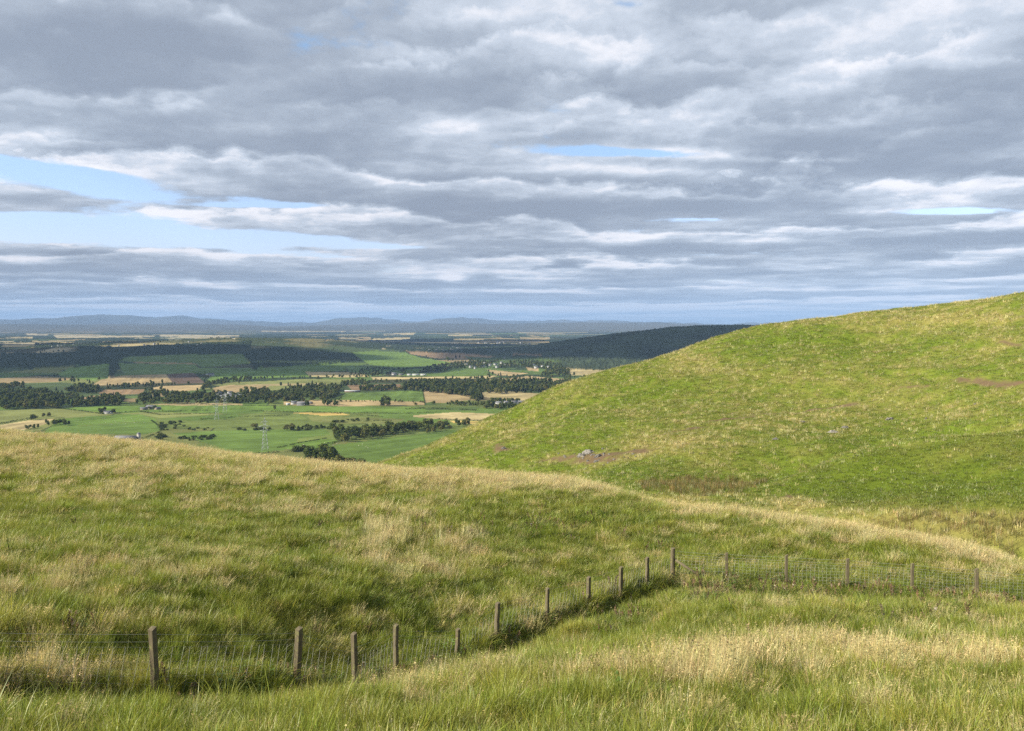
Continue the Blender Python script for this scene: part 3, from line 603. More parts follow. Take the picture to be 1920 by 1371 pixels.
HDRY = [(1500, 905, 300, 14, -.2), (1700, 900, 220, 60, -.35), (1360, 912, 110, 10, .1), (1800, 975, 160, 22, .9), (1900, 1000, 100, 25, .7), (1620, 950, 90, 14, .4), (1480, 945, 60, 12, .7), (900, 800, 130, 10, .3), (1200, 800, 200, 20, .2), (1650, 760, 200, 20, .25), (1700, 600, 200, 12, .3), (1500, 640, 200, 25, -.1), (900, 850, 80, 20, -.2), (1300, 690, 120, 20, .2), (1100, 880, 120, 8, -.3), (1250, 890, 120, 8, -.3), (1300, 830, 200, 14, .3), (1850, 600, 90, 25, .2)]
KNOLL = [(1440, 912), (1480, 893), (1560, 864), (1640, 846), (1700, 838), (1800, 822), (1925, 810), (1925, 965), (1740, 955), (1600, 955), (1500, 935)]  # greener mound, also coloured darker for its face turned from the sun
def knoll(x, y, z):
    px, py = proj(x, y, z); return inpoly(px, py + (vnoise(x / 1.5, y / 1.5, 88) - .5) * 8, KNOLL)
def dry_hill(x, y, z):
    px, py = proj(x, y, z)
    v = .31 + (fbm(x / 16, y / 22, 4, 71) - .5) * 1.2 + (fbm(x / 2.4, y / 3, 3, 75) - .5) * 1.1
    for cx, cy, rx, ry, k in HDRY: v = v + k * np.exp(-((px - cx) / rx) ** 2 - ((py - cy) / ry) ** 2)
    return np.clip(v, 0, 1)
PALE = [((870, 862), (1000, 800), 5), ((1000, 800), (1210, 726), 5), ((1405, 915), (1470, 903), 5), ((1470, 903), (1560, 861), 4), ((1560, 861), (1700, 836), 3), ((1300, 885), (1480, 878), 4), ((1425, 938), (1470, 930), 7), ((1470, 930), (1510, 955), 8), ((1510, 955), (1560, 975), 9), ((1640, 592), (1720, 583), 5), ((1720, 583), (1900, 556), 4), ((1300, 655), (1400, 622), 4)]
PL3 = [(hit([a[0]], [a[1]], lambda x, y: bil(Gh, x, y), 55, 300, 500)[0], hit([b[0]], [b[1]], lambda x, y: bil(Gh, x, y), 55, 300, 500)[0], wpx) for a, b, wpx in PALE]
def pale(x, y):
    v = np.zeros(len(x))
    for a, b, wpx in PL3:
        e = (b - a)[:2]; t = np.clip(((x - a[0]) * e[0] + (y - a[1]) * e[1]) / (e @ e), 0, 1); q = np.hypot(x - a[0] - t * e[0], y - a[1] - t * e[1])
        v = np.maximum(v, np.exp(-(q / (wpx / F * a[1] * 2.2)) ** 2) * (.5 + .7 * vnoise(x / 2.5, y / 2.5, 97)))
    return np.clip(v, 0, 1)
me = mesh_np('hill', Vh, Fh, True)
dh = dry_hill(Vh[:, 0], Vh[:, 1], Vh[:, 2]); sh = scar(Vh[:, 0], Vh[:, 1])
ch = mixc(HILL_GREEN, HILL_DRY, dh); kn = knoll(Vh[:, 0], Vh[:, 1], Vh[:, 2]); ch[kn] = ch[kn] * .5 + np.array((.125, .165, .022)) * .4  # knoll turf: greener, with the shade of its turned face in the colour
ch = ch * (1 - sh)[:, None] + np.array((.16, .115, .07)) * sh[:, None]
attr_col(me, 'gcol', ch * .92)
hil = link('hill', me, [mat_ground('hill_turf', 1.6, .25)]); tag(hil, kind='structure')

# ------------------------------------------------------------------ valley sheet
az_in = np.radians(np.arange(-35, 35.001, .05))
az_out = np.radians(np.concatenate([np.arange(36, 180, 2.0)]))
az = np.concatenate([-az_out[::-1], az_in, az_out])
rs = [30.0]
while rs[-1] < 62000:
    r = rs[-1]; rs.append(r + max(12.0 if r > 900 else 30.0, min(.42 * r * r / (ZC * 853), 60 if r < 9000 else 200 if r < 16000 else 330)))
rs = np.array(rs)
A, R = np.meshgrid(az, rs); VX = (R * np.sin(A)).ravel(); VY = (R * np.cos(A)).ravel(); VZ = Hv(VX, VY)
na, nr = len(az), len(rs)
i = (np.arange(nr - 1)[:, None] * na + np.arange(na)[None]); j = np.roll(np.arange(na), -1)
i2 = (np.arange(nr - 1)[:, None] * na + j[None])
Fv = np.stack([i.ravel(), i2.ravel(), (i2 + na).ravel(), (i + na).ravel()], 1)
RV = np.hypot(VX, VY)

def cells(x, y, sx, sy, ang, seed):
    c, s = math.cos(ang), math.sin(ang); u = (x * c + y * s) / sx; v = (-x * s + y * c) / sy
    u = u + .35 * (vnoise(x / 1500, y / 1500, seed + 7) - .5); v = v + .35 * (vnoise(x / 1400 + 9, y / 1400, seed + 8) - .5)
    off = np.floor(v); u = u + .5 * (_hash(off.astype(np.int64), off.astype(np.int64) * 0, seed + 2))
    iu = np.floor(u).astype(np.int64); iv = off.astype(np.int64)
    fu = u - iu; fv = v - iv
    edge = np.minimum(np.minimum(fu, 1 - fu) * sx, np.minimum(fv, 1 - fv) * sy)
    return _hash(iu, iv, seed), _hash(iu, iv, seed + 3), edge
h1, h1b, e1 = cells(VX, VY, 330, 240, .25, 101)     # near pastures
h2, h2b, e2 = cells(VX, VY, 420, 330, -.2, 111)     # middle ground
h3, h3b, e3 = cells(VX, VY, 700, 420, .1, 121)      # far plain
def pick(h, tbl):
    out = np.zeros((len(h), 3)); a = 0
    for k, wgt in tbl:
        m = (h >= a) & (h < a + wgt + 1e-9); out[m] = PAL[k]; a += wgt
    return out
cN = pick(h1, [('pasture', .34), ('green', .26), ('olive', .22), ('mid', .18)]) * (.88 + .24 * h1b)[:, None]
cM = pick(h2, [('mid', .22), ('dull', .14), ('green', .18), ('brown', .12), ('tan', .16), ('olive', .10), ('scrub', .08)]) * (.85 + .3 * h2b)[:, None]
cF = pick(h3, [('wood', .50), ('dull', .17), ('scrub', .10), ('tan', .06), ('straw', .08), ('pale', .05), ('mid', .04)])
cMt = mixc((.05, .055, .04), (.12, .105, .065), fbm(VX / 3000, VY / 3000, 4, 131))
# far: woods eat the fields in patches
wf = sstep(.50, .56, fbm(VX / 900, VY / 900, 4, 141)); cF = cF * (1 - wf)[:, None] + np.array(PAL['wood']) * wf[:, None]
wm = sstep(.60, .64, fbm(VX / 260, VY / 260, 4, 145)); cM = cM * (1 - wm)[:, None] + np.array(PAL['wood']) * 1.2 * wm[:, None]
hed1 = (e1 < 2.2) * (fbm(VX / 70, VY / 70, 2, 147) > .45) * .75; cN = cN * (1 - hed1)[:, None] + np.array(PAL['wood']) * 1.2 * hed1[:, None]
hedge = np.where(e2 < 6, 1.0, 0.0) * (RV < 5500); cM = cM * (1 - hedge)[:, None] + np.array(PAL['wood']) * hedge[:, None]
t = sstep(2150, 2250, RV); C = cN * (1 - t)[:, None] + cM * t[:, None]
t = sstep(4300, 4700, RV); C = C * (1 - t)[:, None] + cF * t[:, None]
t = sstep(16000, 21000, RV); C = C * (1 - t)[:, None] + cMt * t[:, None]
stripe = np.zeros(len(VX)); WOODH = (wf * (RV > 4500) * (RV < 15000))
# wooded hills
HvF = lambda x, y: Hv(x, y)
hb = np.exp(-((VX + 1540) / np.where(VX < -1540, 1700, 800)) ** 2 - ((VY - 6200) / 1700) ** 2)
hc = np.exp(-np.abs(np.minimum(VX - 1430, 0) / 1250) ** 3 - ((VY - 5200) / 1500) ** 2)
nb = fbm(VX / 170, VY / 170, 4, 151)
scr = np.array((.036, .048, .022)) * (1 - sstep(.42, .60, nb))[:, None] * 1.3 + np.array((.16, .145, .065)) * sstep(.42, .62, nb)[:, None]
t = sstep(.52, .75, hb + (nb - .5) * .35) * (VY > 3900); C = C * (1 - t)[:, None] + scr * t[:, None]; WOODH = np.maximum(WOODH * (1 - t), t * .45)
t = sstep(.05, .2, hc); C = C * (1 - t)[:, None] + (np.array((.038, .052, .027))[None] * (.35 + 1.4 * nb)[:, None]) * t[:, None]; WOODH = np.maximum(WOODH, t)

def world_poly(poly):
    P = hit([p[0] for p in poly], [p[1] for p in poly], Hv, 950, 45000, 900); return P[:, :2]
for key, poly in FIELDS:
    W = world_poly(poly); k = key.split('*'); mul = float(k[1]) if len(k) > 1 else 1.0
    bb = (VX > W[:, 0].min()) & (VX < W[:, 0].max()) & (VY > W[:, 1].min()) & (VY < W[:, 1].max())
    ii = np.nonzero(bb)[0]; ok = inpoly(VX[ii], VY[ii], W)
    if W[:, 1].mean() > 8000: ok &= fbm(VX[ii] / 420, VY[ii] / 500, 3, 191) > .40
    ii = ii[ok]
    if not len(ii): continue
    base = np.array(PAL[k[0]]) * mul
    if k[0] == 'wood':
        C[ii] = base; WOODH[ii] = 1.0; continue
    d = W[1] - W[0]; d = d / (np.linalg.norm(d) + 1e-9)
    u = VX[ii] * d[0] + VY[ii] * d[1]; v = -VX[ii] * d[1] + VY[ii] * d[0]
    rows = (fbm(u / 300, v / 9.0, 2, 161) - .5) * .6 + (fbm(VX[ii] / 60, VY[ii] / 60, 3, 165) - .5) * .45
    C[ii] = base[None] * (1 + rows)[:, None]; WOODH[ii] = 0
C = C * (1 + (fbm(VX / 45, VY / 45, 3, 171) - .5) * .55 * (RV < 4000))[:, None]
canopy = (np.abs(fbm(VX / 22, VY / 22, 2, 175)) * .8 + .4 * RNG.random(len(VX))) * 13
VZ = VZ + WOODH * canopy * (RV > 2300)
me = mesh_np('terrain', np.stack([VX, VY, VZ], 1), Fv, False)
attr_col(me, 'gcol', np.clip(C, .008, .8))
m, nt, out = new_mat('valley_land'); N = NT(nt)
co = N.n('ShaderNodeTexCoord').outputs['Object']
c = N.mix(1.0, N.attr('gcol'), N.mix(N.noise(co, .06, 8, .7), (.62, .62, .62), (1.38, 1.36, 1.3)), 'MULTIPLY')
nt.links.new(N.diffuse(c, .95, .03), out.inputs[0])
ter = link('terrain', me, [m]); tag(ter, kind='structure')
# ------------------------------------------------------------------ grass
def blades(n, rad, l0, l1, w0, w1, lean, curl, seg=3, wind=.25, spread=1.0, headp=0.0, seed=0, core=False):
    """returns V, faces, per-vertex tint for a tuft of n blades"""
    g = np.random.default_rng(seed); V = []; Fq = []; Ft = []; T = []; k = 0
    for _ in range(n):
        a = g.uniform(0, 2 * math.pi); r = rad * math.sqrt(g.random())
        bx, by = r * math.cos(a), r * math.sin(a)
        L = g.uniform(l0, l1); wd = g.uniform(w0, w1)
        out = a + g.normal(0, .6); le = abs(g.normal(lean, lean * .5)) * spread; cu = g.uniform(.2, 1) * curl
        dx, dy = math.cos(out) * le + wind * g.uniform(.3, 1.3), math.sin(out) * le + wind * .1
        face = g.uniform(0, math.pi); fx, fy = math.cos(face) * wd / 2, math.sin(face) * wd / 2
        tint = g.uniform(.62, 1.32); hue = g.normal(0, .07)
        bl = k
        for s in range(seg + 1):
            t = s / seg; h = L * t * (1 - .25 * cu * t * t); off = L * (t * .55 + t * t * cu * .8)
            p = (bx + dx * off, by + dy * off, h); q = 1 - t ** 1.6
            col = (tint * (1 + hue) * (1 + .18 * t), tint * (1 + .06 * t), tint * (1 - hue) * (1 - .05 * t))
            if s < seg:
                V += [(p[0] - fx * q, p[1] - fy * q, p[2] - (.03 if s == 0 else 0)), (p[0] + fx * q, p[1] + fy * q, p[2] - (.03 if s == 0 else 0))]; T += [col, col]; k += 2
            else: V.append(p); T.append(col); k += 1
        for s in range(seg - 1): b = bl + 2 * s; Fq.append([b, b + 1, b + 3, b + 2])
        b = bl + 2 * (seg - 1); Ft.append([b, b + 1, b + 2])
        if g.random() < headp:      # a loose seed head
            tip = np.array(V[-1]); prev = np.array(V[-3]); ax = tip - prev; ax = ax / (np.linalg.norm(ax) + 1e-6)
            for q in range(5):
                c = tip - ax * L * (.02 + .045 * q); s_ = g.uniform(.008, .016) * (1 + .3 * q) * HEAD_SCALE; o = g.normal(0, .012, 3)
                u = np.array([math.cos(face + q), math.sin(face + q), .4]) * s_
                tc = (tint * .95, tint * .88, tint * .8)
                V += [tuple(c + o - u), tuple(c + o + np.array([0, 0, s_])), tuple(c + o + u)]; T += [tc] * 3; Ft.append([k, k + 1, k + 2]); k += 3
    return np.array(V), np.array(Fq), np.array(Ft), np.array(T)
HEAD_SCALE = 1.0
def leaf_plant(h, nl, lw, seed, brown=0.0):
    """an upright broad-leaved weed: stem, leaf pairs, seed spike when brown"""
    g = np.random.default_rng(seed); V = []; Fq = []; Ft = []; T = []; k = 0
    def quad(P, c):
        nonlocal k
        V.extend(P); T.extend([c] * 4); Fq.append([k, k + 1, k + 2, k + 3]); k += 4
    nst = 3 if not brown else 2
    for s in range(nst):
        bx, by = g.normal(0, .09, 2); tx, ty = bx + g.normal(0, .08) + .05, by + g.normal(0, .08); hh = h * g.uniform(.7, 1.05)
        for ang in (0, 1.57):
            ux, uy = math.cos(ang) * .006, math.sin(ang) * .006
            quad([(bx - ux, by - uy, -.02), (bx + ux, by + uy, -.02), (tx + ux, ty + uy, hh), (tx - ux, ty - uy, hh)], (.9, .7, .6))
        for i in range(nl):
            t = (i + .5) / nl; cx, cy, cz = bx + (tx - bx) * t, by + (ty - by) * t, hh * t
            if brown and t > .45:
                for q in range(4):
                    o = g.normal(0, .022 * (1.25 - t), 3); u = g.normal(0, .017, 3); v = g.normal(0, .017, 3); c = np.array([cx, cy, cz]) + o
                    w_ = g.uniform(.7, 1.3); quad([tuple(c - u - v), tuple(c + u - v), tuple(c + u + v), tuple(c - u + v)], (w_, w_, w_))
            else:
                a = g.uniform(0, 6.28); L = lw * g.uniform(.7, 1.3) * (1.2 - .6 * t); dx, dy = math.cos(a), math.sin(a); w_ = g.uniform(.65, 1.3)
                dz = g.uniform(-.3, .4) * L; px_, py_ = -dy * L * .24, dx * L * .24
                c = (w_, w_, w_) if not brown else (w_ * .8, w_ * 1.2, w_)
                quad([(cx, cy, cz), (cx + dx * L * .5 + px_, cy + dy * L * .5 + py_, cz + dz * .7), (cx + dx * L, cy + dy * L, cz + dz * .5), (cx + dx * L * .5 - px_, cy + dy * L * .5 - py_, cz + dz * .7)], c)
    return np.array(V), np.array(Fq), np.zeros((0, 3), int), np.array(T)

def proto_coll(name, defs, mat):
    c = bpy.data.collections.new(name)
    for i, (V, Fq, Ft, T) in enumerate(defs):
        me = mesh_np('%s_clump' % name, V, [f for f in (Fq, Ft) if len(f)]); attr_col(me, 'bv', T); me.materials.append(mat)
        o = bpy.data.objects.new('%s_clump.%03d' % (name, i), me); c.objects.link(o)
    return c

def scatter(name, label, P, rot, scl, idx, col, coll, kind='stuff'):
    me = bpy.data.meshes.new(name); n = len(P)
    me.vertices.add(n); me.vertices.foreach_set('co', np.asarray(P, np.float32).ravel())
    for an, val in (('rot', rot), ('scl', scl)):
        a = me.attributes.new(an, 'FLOAT_VECTOR', 'POINT'); a.data.foreach_set('vector', np.asarray(val, np.float32).ravel())
    a = me.attributes.new('pick', 'INT', 'POINT'); a.data.foreach_set('value', np.asarray(idx, np.int32))
    if col is not None: attr_col(me, 'gcol', col)
    o = bpy.data.objects.new(name, me); COL.objects.link(o)
    g = bpy.data.node_groups.new(name + '_scatter', 'GeometryNodeTree')
    g.interface.new_socket('Geometry', in_out='INPUT', socket_type='NodeSocketGeometry'); g.interface.new_socket('Geometry', in_out='OUTPUT', socket_type='NodeSocketGeometry')
    gi = g.nodes.new('NodeGroupInput'); go = g.nodes.new('NodeGroupOutput')
    ci = g.nodes.new('GeometryNodeCollectionInfo'); ci.inputs['Collection'].default_value = coll
    ci.inputs['Separate Children'].default_value = True; ci.inputs['Reset Children'].default_value = True
    ip = g.nodes.new('GeometryNodeInstanceOnPoints'); ip.inputs['Pick Instance'].default_value = True
    def na(nm, dt):
        q = g.nodes.new('GeometryNodeInputNamedAttribute'); q.data_type = dt; q.inputs['Name'].default_value = nm; return q.outputs['Attribute']
    er = g.nodes.new('FunctionNodeEulerToRotation')
    L = g.links.new
    L(gi.outputs[0], ip.inputs['Points']); L(ci.outputs[0], ip.inputs['Instance']); L(na('pick', 'INT'), ip.inputs['Instance Index'])
    L(na('rot', 'FLOAT_VECTOR'), er.inputs[0]); L(er.outputs[0], ip.inputs['Rotation']); L(na('scl', 'FLOAT_VECTOR'), ip.inputs['Scale'])
    L(ip.outputs[0], go.inputs[0])
    md = o.modifiers.new('scatter', 'NODES'); md.node_group = g
    tag(o, label, None, kind=kind)
    return o

# what can be seen of the two slopes: running skyline per azimuth
AZB = np.radians(np.arange(-60, 60.01, .25)); DN = np.arange(6, 130, .5); DH = np.arange(45, 330, 1.0)
aa, dd = np.meshgrid(AZB, DN, indexing='ij')
sN = (bil(Gn, dd * np.tan(aa), dd) - ZC) / dd; runN = np.maximum.accumulate(sN, 1)
aa, dd = np.meshgrid(AZB, DH, indexing='ij')
xx = dd * np.tan(aa); sH = (bil(Gh, xx, dd) - ZC) / dd; sH[(xx < -70) | (xx > 330)] = -9
runH = np.maximum.accumulate(np.maximum(sH, runN[:, -1:] * 0 + runN.max(1)[:, None]), 1)
def vis_near(x, y, z, mar):
    ia = np.clip(np.round((np.degrees(np.arctan2(x, y)) + 60) / .25).astype(int), 0, len(AZB) - 1); idd = np.clip(((y - 6) / .5).astype(int) - 1, 0, len(DN) - 1)
    return (z + mar - ZC) / y >= runN[ia, idd]
def vis_hill(x, y, z, mar):
    ia = np.clip(np.round((np.degrees(np.arctan2(x, y)) + 60) / .25).astype(int), 0, len(AZB) - 1); idd = np.clip((y - 45).astype(int) - 1, 0, len(DH) - 1)
    return (z + mar - ZC) / y >= runH[ia, idd]

SIDE = 7.0
def wedge(n, d0, d1, half=33.5):
    d = np.sqrt(RNG.uniform(d0 ** 2, d1 ** 2, n)); t = math.tan(math.radians(half)); x = RNG.uniform(-1, 1, n) * (d * t + SIDE)
    return x, d
def near_points(bands, half=33.5):
    X_, Y_, S_ = [], [], []
    for d0, d1, dens, sxy in bands:
        area = math.tan(math.radians(half)) * (d1 ** 2 - d0 ** 2) + 2 * SIDE * (d1 - d0)
        x, y = wedge(int(area * dens), d0, d1, half); X_.append(x); Y_.append(y); S_.append(np.full(len(x), sxy))
    x, y, s = map(np.concatenate, (X_, Y_, S_)); z = bil(Gn, x, y); k = vis_near(x, y, z, .7)
    return x[k], y[k], z[k], s[k]
def rots(n, wind=.9, tilt=.12):
    return np.stack([RNG.normal(0, tilt, n), RNG.normal(0, tilt, n), RNG.normal(.1, wind, n)], 1)

MB_ = mat_blade('grass_blade', .38)
lush = proto_coll('lush', [blades(46, .20, .13, .30, .0065, .011, .55, .8, 3, .12, seed=200 + i) for i in range(6)] + [blades(26, .16, .26, .50, .008, .013, .7, 1.5, 4, .15, seed=220 + i) for i in range(2)], MB_)
tall = proto_coll('tall', [blades(40, .17, .30, .70, .0045, .0075, .28, .55, 3, .22, headp=.14, seed=300 + i) for i in range(6)]
                  + [blades(30, .12, .45, .95, .0045, .007, .22, .35, 3, .20, headp=.15, seed=340 + i) for i in range(2)], MB_)

GR_A = np.array((.18, .235, .028)); GR_B = np.array((.315, .33, .064)); ST_A = np.array((.64, .585, .335)); ST_B = np.array((.50, .45, .225)); ST_C = np.array((.36, .33, .125))
def jit(c, s): return np.clip(c * (1 + RNG.normal(0, s, (len(c), 1))) * (1 + RNG.normal(0, .05, c.shape)), .01, .8)
frp = [at(*p) for p in RIGHT]
def low_by_fence(x, y):
    "sheep keep the grass short along the right-hand fence"
    yy = np.interp(x, [q[0] for q in frp], [q[1] for q in frp]); d = yy - y
    return np.where((x > 6.5) & (d > -1.5) & (d < 6), .55, 1.0)
# green sward
x, y, z, s = near_points([(5, 9.5, 30, 1.0), (9.5, 17, 52, 1.0), (17, 28, 34, 1.15), (28, 46, 19, 1.45), (46, 96, 9, 1.95)])
dr = dry_near(x, y, z); p = np.clip(dr + RNG.normal(0, .16, len(x)), 0, 1)
keep = RNG.random(len(x)) < 1 - .40 * sstep(.55, .95, dr); x, y, z, s, p = [q[keep] for q in (x, y, z, s, p)]
patch = fbm(x / 1.7, y / 2.2, 3, 81)
yel = np.clip(p * .9 + (patch - .5) * 1.1, 0, 1); c = mixc(GR_A, GR_B, yel); c * (1 - np.clip(p - .45, 0, 1) * .9)[:, None] + ST_C * (np.clip(p - .45, 0, 1) * .9)[:, None]
tus = sstep(.42, .68, fbm(x / .75, y / .75, 2, 83)); n = len(x); hs = RNG.uniform(.6, 1.3, n) * (.55 + .55 * patch + .75 * tus) * (1 + .10 * (s - 1)) * low_by_fence(x, y)
scatter('grass', 'green hillside grass around the fences', np.stack([x, y, z], 1), rots(n), np.stack([s, s, hs], 1), np.where(RNG.random(n) < .05, RNG.integers(6, 8, n), RNG.integers(0, 6, n)), jit(c * (1 + .12 * (tus - .5))[:, None], .2), lush)
print('grass', n)
# straw-coloured standing grass
x, y, z, s = near_points([(5, 9.5, 16, 1.0), (9.5, 17, 34, 1.0), (17, 28, 24, 1.15), (28, 46, 14, 1.45), (46, 96, 7.5, 2.0)])
dr = dry_near(x, y, z); keep = RNG.random(len(x)) < .14 + .66 * sstep(.25, 1.1, dr); x, y, z, s, dr = [q[keep] for q in (x, y, z, s, dr)]
n = len(x); t = np.clip(RNG.normal(.45, .28, n), 0, 1); c = mixc(ST_A, ST_B, t); g = np.clip(.45 - dr + RNG.normal(.1, .2, n), 0, 1) * .8
c = c * (1 - g)[:, None] + GR_B * 1.1 * g[:, None]
hs = RNG.uniform(.55, 1.1, n) * (.55 + .5 * dr) * (1 + .04 * (s - 1)) * low_by_fence(x, y); px, py = proj(x, y, z)
hs = hs * (1 + .5 * np.exp(-((px - 760) / 130) ** 2 - ((py - 1015) / 40) ** 2) + .35 * np.exp(-((px - 1400) / 300) ** 2 - ((py - 1270) / 40) ** 2))
big = (np.exp(-((px - 770) / 110) ** 2 - ((py - 1015) / 32) ** 2) + np.exp(-((px - 1330) / 60) ** 2 - ((py - 1285) / 35) ** 2)) > RNG.random(n) * 1.2
idx = np.where(big, RNG.integers(6, 8, n), RNG.integers(0, 6, n))
scatter('dry_grass', 'straw coloured standing grass in patches on the near slope', np.stack([x, y, z], 1), rots(n, .8, .1), np.stack([s, s, hs], 1), idx, jit(c, .15), tall)
print('dry', n)
# weeds along the fences
MW_ = mat_blade('weed_leaf', .3)
weeds = proto_coll('weeds', [leaf_plant(.55, 9, .11, 400 + i) for i in range(3)] + [leaf_plant(.75, 13, .16, 420 + i, 1.0) for i in range(3)], MW_)
WP = []
def along(A, B, n, spread_f, spread_b, pb):
    for _ in range(n):
        t = RNG.random(); q = A + (B - A) * t; e = (B - A)[:2]; e = e / np.linalg.norm(e); nrm = np.array([e[1], -e[0]]); o = RNG.uniform(-spread_b, spread_f)
        WP.append((q[0] + nrm[0] * o, q[1] + nrm[1] * o, RNG.random() < pb))
fr = [at(*p) for p in RIGHT]
for i in range(1, len(fence_pts) - 1):
    along(fence_pts[i], fence_pts[i + 1], 22 if i >= 4 else 30, .8, .5, .15 if i >= 4 else .4)
chain = [fence_pts[-1]] + fr
for a, b in zip(chain[:-1], chain[1:]): along(a, b, 34, 3.4, .2, .5)
for _ in range(420):
    x0, y0 = wedge(1, 13, 60); WP.append((x0[0], y0[0], RNG.random() < .05))
for cx, cy, rx, ry, n in ((1300, 1120, 60, 22, 50), (1130, 1165, 80, 25, 60), (1700, 1150, 250, 20, 90), (1400, 1125, 120, 16, 40), (840, 1010, 60, 18, 30), (120, 1190, 60, 14, 20), (960, 990, 200, 25, 120), (1230, 1010, 60, 25, 40)):
    for _ in range(n):
        q = hit([RNG.normal(cx, rx * .6)], [RNG.normal(cy, ry * .6)], lambda a, b: bil(Gn, a, b), 8, 90, 160)[0]; WP.append((q[0], q[1], RNG.random() < .25))
W = np.array([(a, b, float(c)) for a, b, c in WP]); n = len(W); br = W[:, 2] > .5
z = bil(Gn, W[:, 0], W[:, 1]); c = np.where(br[:, None], np.array((.215, .155, .085)), np.array((.13, .185, .04)))
hs = RNG.uniform(.5, 1.0, n) * np.where(br, .8, 1)
scatter('weeds', 'green and rusty brown weeds growing along the fences', np.stack([W[:, 0], W[:, 1], z], 1), rots(n, 2.0, .12), np.stack([hs * 1.15, hs * 1.15, hs], 1), np.where(br, RNG.integers(3, 6, n), RNG.integers(0, 3, n)), jit(c, .25), weeds)

# far slope: coarser tufts
tuft = proto_coll('tuft', [blades(15, .42, .12, .34, .028, .05, .6, .8, 2, .2, seed=500 + i) for i in range(5)] + [blades(14, .30, .28, .62, .02, .035, .35, .5, 2, .25, seed=520 + i) for i in range(3)], MB_)
def hill_points(bands):
    X_, Y_, S_ = [], [], []
    for d0, d1, dens, sc_ in bands:
        area = .5 * (d1 ** 2 - d0 ** 2) * .93; nn = int(area * dens)
        d = np.sqrt(RNG.uniform(d0 ** 2, d1 ** 2, nn)); x = d * RNG.uniform(-.17, .76, nn); X_.append(x); Y_.append(d); S_.append(np.full(nn, sc_))
    x, y, s = map(np.concatenate, (X_, Y_, S_)); k = (x > -69) & (x < 329); x, y, s = x[k], y[k], s[k]
    z = bil(Gh, x, y); k = vis_hill(x, y, z, .5); return x[k], y[k], z[k], s[k]
x, y, z, s = hill_points([(52, 110, 7.0, .85), (110, 175, 5.0, 1.0), (175, 285, 3.2, 1.25)])
dr = dry_hill(x, y, z); sr = scar(x, y); pl = pale(x, y); keep = RNG.random(len(x)) > sr * 1.6; x, y, z, s, dr, pl = [q[keep] for q in (x, y, z, s, dr, pl)]
n = len(x); p = np.clip(dr + RNG.normal(0, .2, n) + pl * .7, 0, 1); kn = knoll(x, y, z); p = np.where(kn, p * .55, p); c = mixc(np.array(HILL_GREEN) * 1.05, np.array(HILL_DRY) * 1.25, p); c[kn] *= .88; c = c * (1 - .6 * pl)[:, None] + np.array((.42, .38, .17)) * (.6 * pl)[:, None]  # knoll tufts: less straw, and darkened to carry that face's shade
tl = RNG.random(n) < (.05 + .30 * sstep(.45, .9, p) * (1 - pl)) * np.where(kn, .25, 1); c[tl] = c[tl] * .35 + ST_A * .62
px, py = proj(x, y, z)
ru = (inpoly(px, py, [(1190, 905), (1300, 893), (1440, 903), (1420, 925), (1300, 932), (1210, 922)]) | inpoly(px, py, [(1640, 985), (1740, 958), (1925, 968), (1925, 1060), (1700, 1010)])) & (RNG.random(n) < .45)
c[ru] = np.where((RNG.random((n, 1)) < .5)[ru], np.array([[.20, .15, .06]]), np.array([[.13, .14, .04]])); tl |= ru
hs = s * RNG.uniform(.6, 1.25, n) * np.where(tl, 1.05, .85) * np.where(ru, 1.5, 1) * (1 - .45 * pl)
scatter('hill_grass', 'short grazed grass and pale tufts covering the far slope', np.stack([x, y, z], 1), rots(n, 1.2, .12), np.stack([s, s, hs], 1), np.where(tl, RNG.integers(5, 8, n), RNG.integers(0, 5, n)), jit(c, .26), tuft)
print('hill', n)
# ------------------------------------------------------------------ fences
def mat_wood(name, a, b, lich):
    m, nt, out = new_mat(name); N = NT(nt)
    tc = N.n('ShaderNodeTexCoord').outputs['Object']; geo = N.n('ShaderNodeNewGeometry').outputs['Position']
    mp = N.vm('MULTIPLY', tc, (38, 38, 2.6)); f = N.noise(mp, 1.0, 6, .65, .6)
    c = N.mix(f, a, b); g = N.noise(geo, 9.0, 5, .65)
    c = N.mix(N.ss(g, .52, .68, 0, .75), c, lich)
    nt.links.new(N.diffuse(c, .9, .1, N.bump(f, .7, .012)), out.inputs[0]); return m
WOOD = mat_wood('weathered_post_wood', (.045, .036, .025), (.225, .19, .125), (.21, .22, .075))
WIRE = mat_plain('galvanised_wire', (.50, .53, .48), .5, .5, .2, 8, .5)
RUSTW = mat_plain('dull_wire', (.36, .36, .33), .6, .4, .3, 8, .3)

def post_mesh(name, h, wd, seed, cham=.012, bury=.35):
    g = np.random.default_rng(seed); bm = bmesh.new()
    nz = 7; rows = []
    for k in range(nz):
        t = k / (nz - 1); zz = -bury + (h + bury) * t; s = wd / 2 * (1.03 - .05 * t); ox, oy = g.normal(0, .004, 2)
        q = [(-s, -s + cham), (-s + cham, -s), (s - cham, -s), (s, -s + cham), (s, s - cham), (s - cham, s), (-s + cham, s), (-s, s - cham)]
        tz = 0 if k < nz - 1 else 1
        rows.append([bm.verts.new((x + ox + g.normal(0, .0015), y + oy + g.normal(0, .0015), zz + tz * (.018 * x / s + g.normal(0, .003)))) for x, y in q])
    for a, b in zip(rows[:-1], rows[1:]):
        for i in range(8): bm.faces.new([a[i], a[(i + 1) % 8], b[(i + 1) % 8], b[i]])
    c = bm.verts.new((0, 0, h + .012))
    for i in range(8): bm.faces.new([rows[-1][i], rows[-1][(i + 1) % 8], c])
    me = bpy.data.meshes.new(name); bm.to_mesh(me); bm.free(); return me

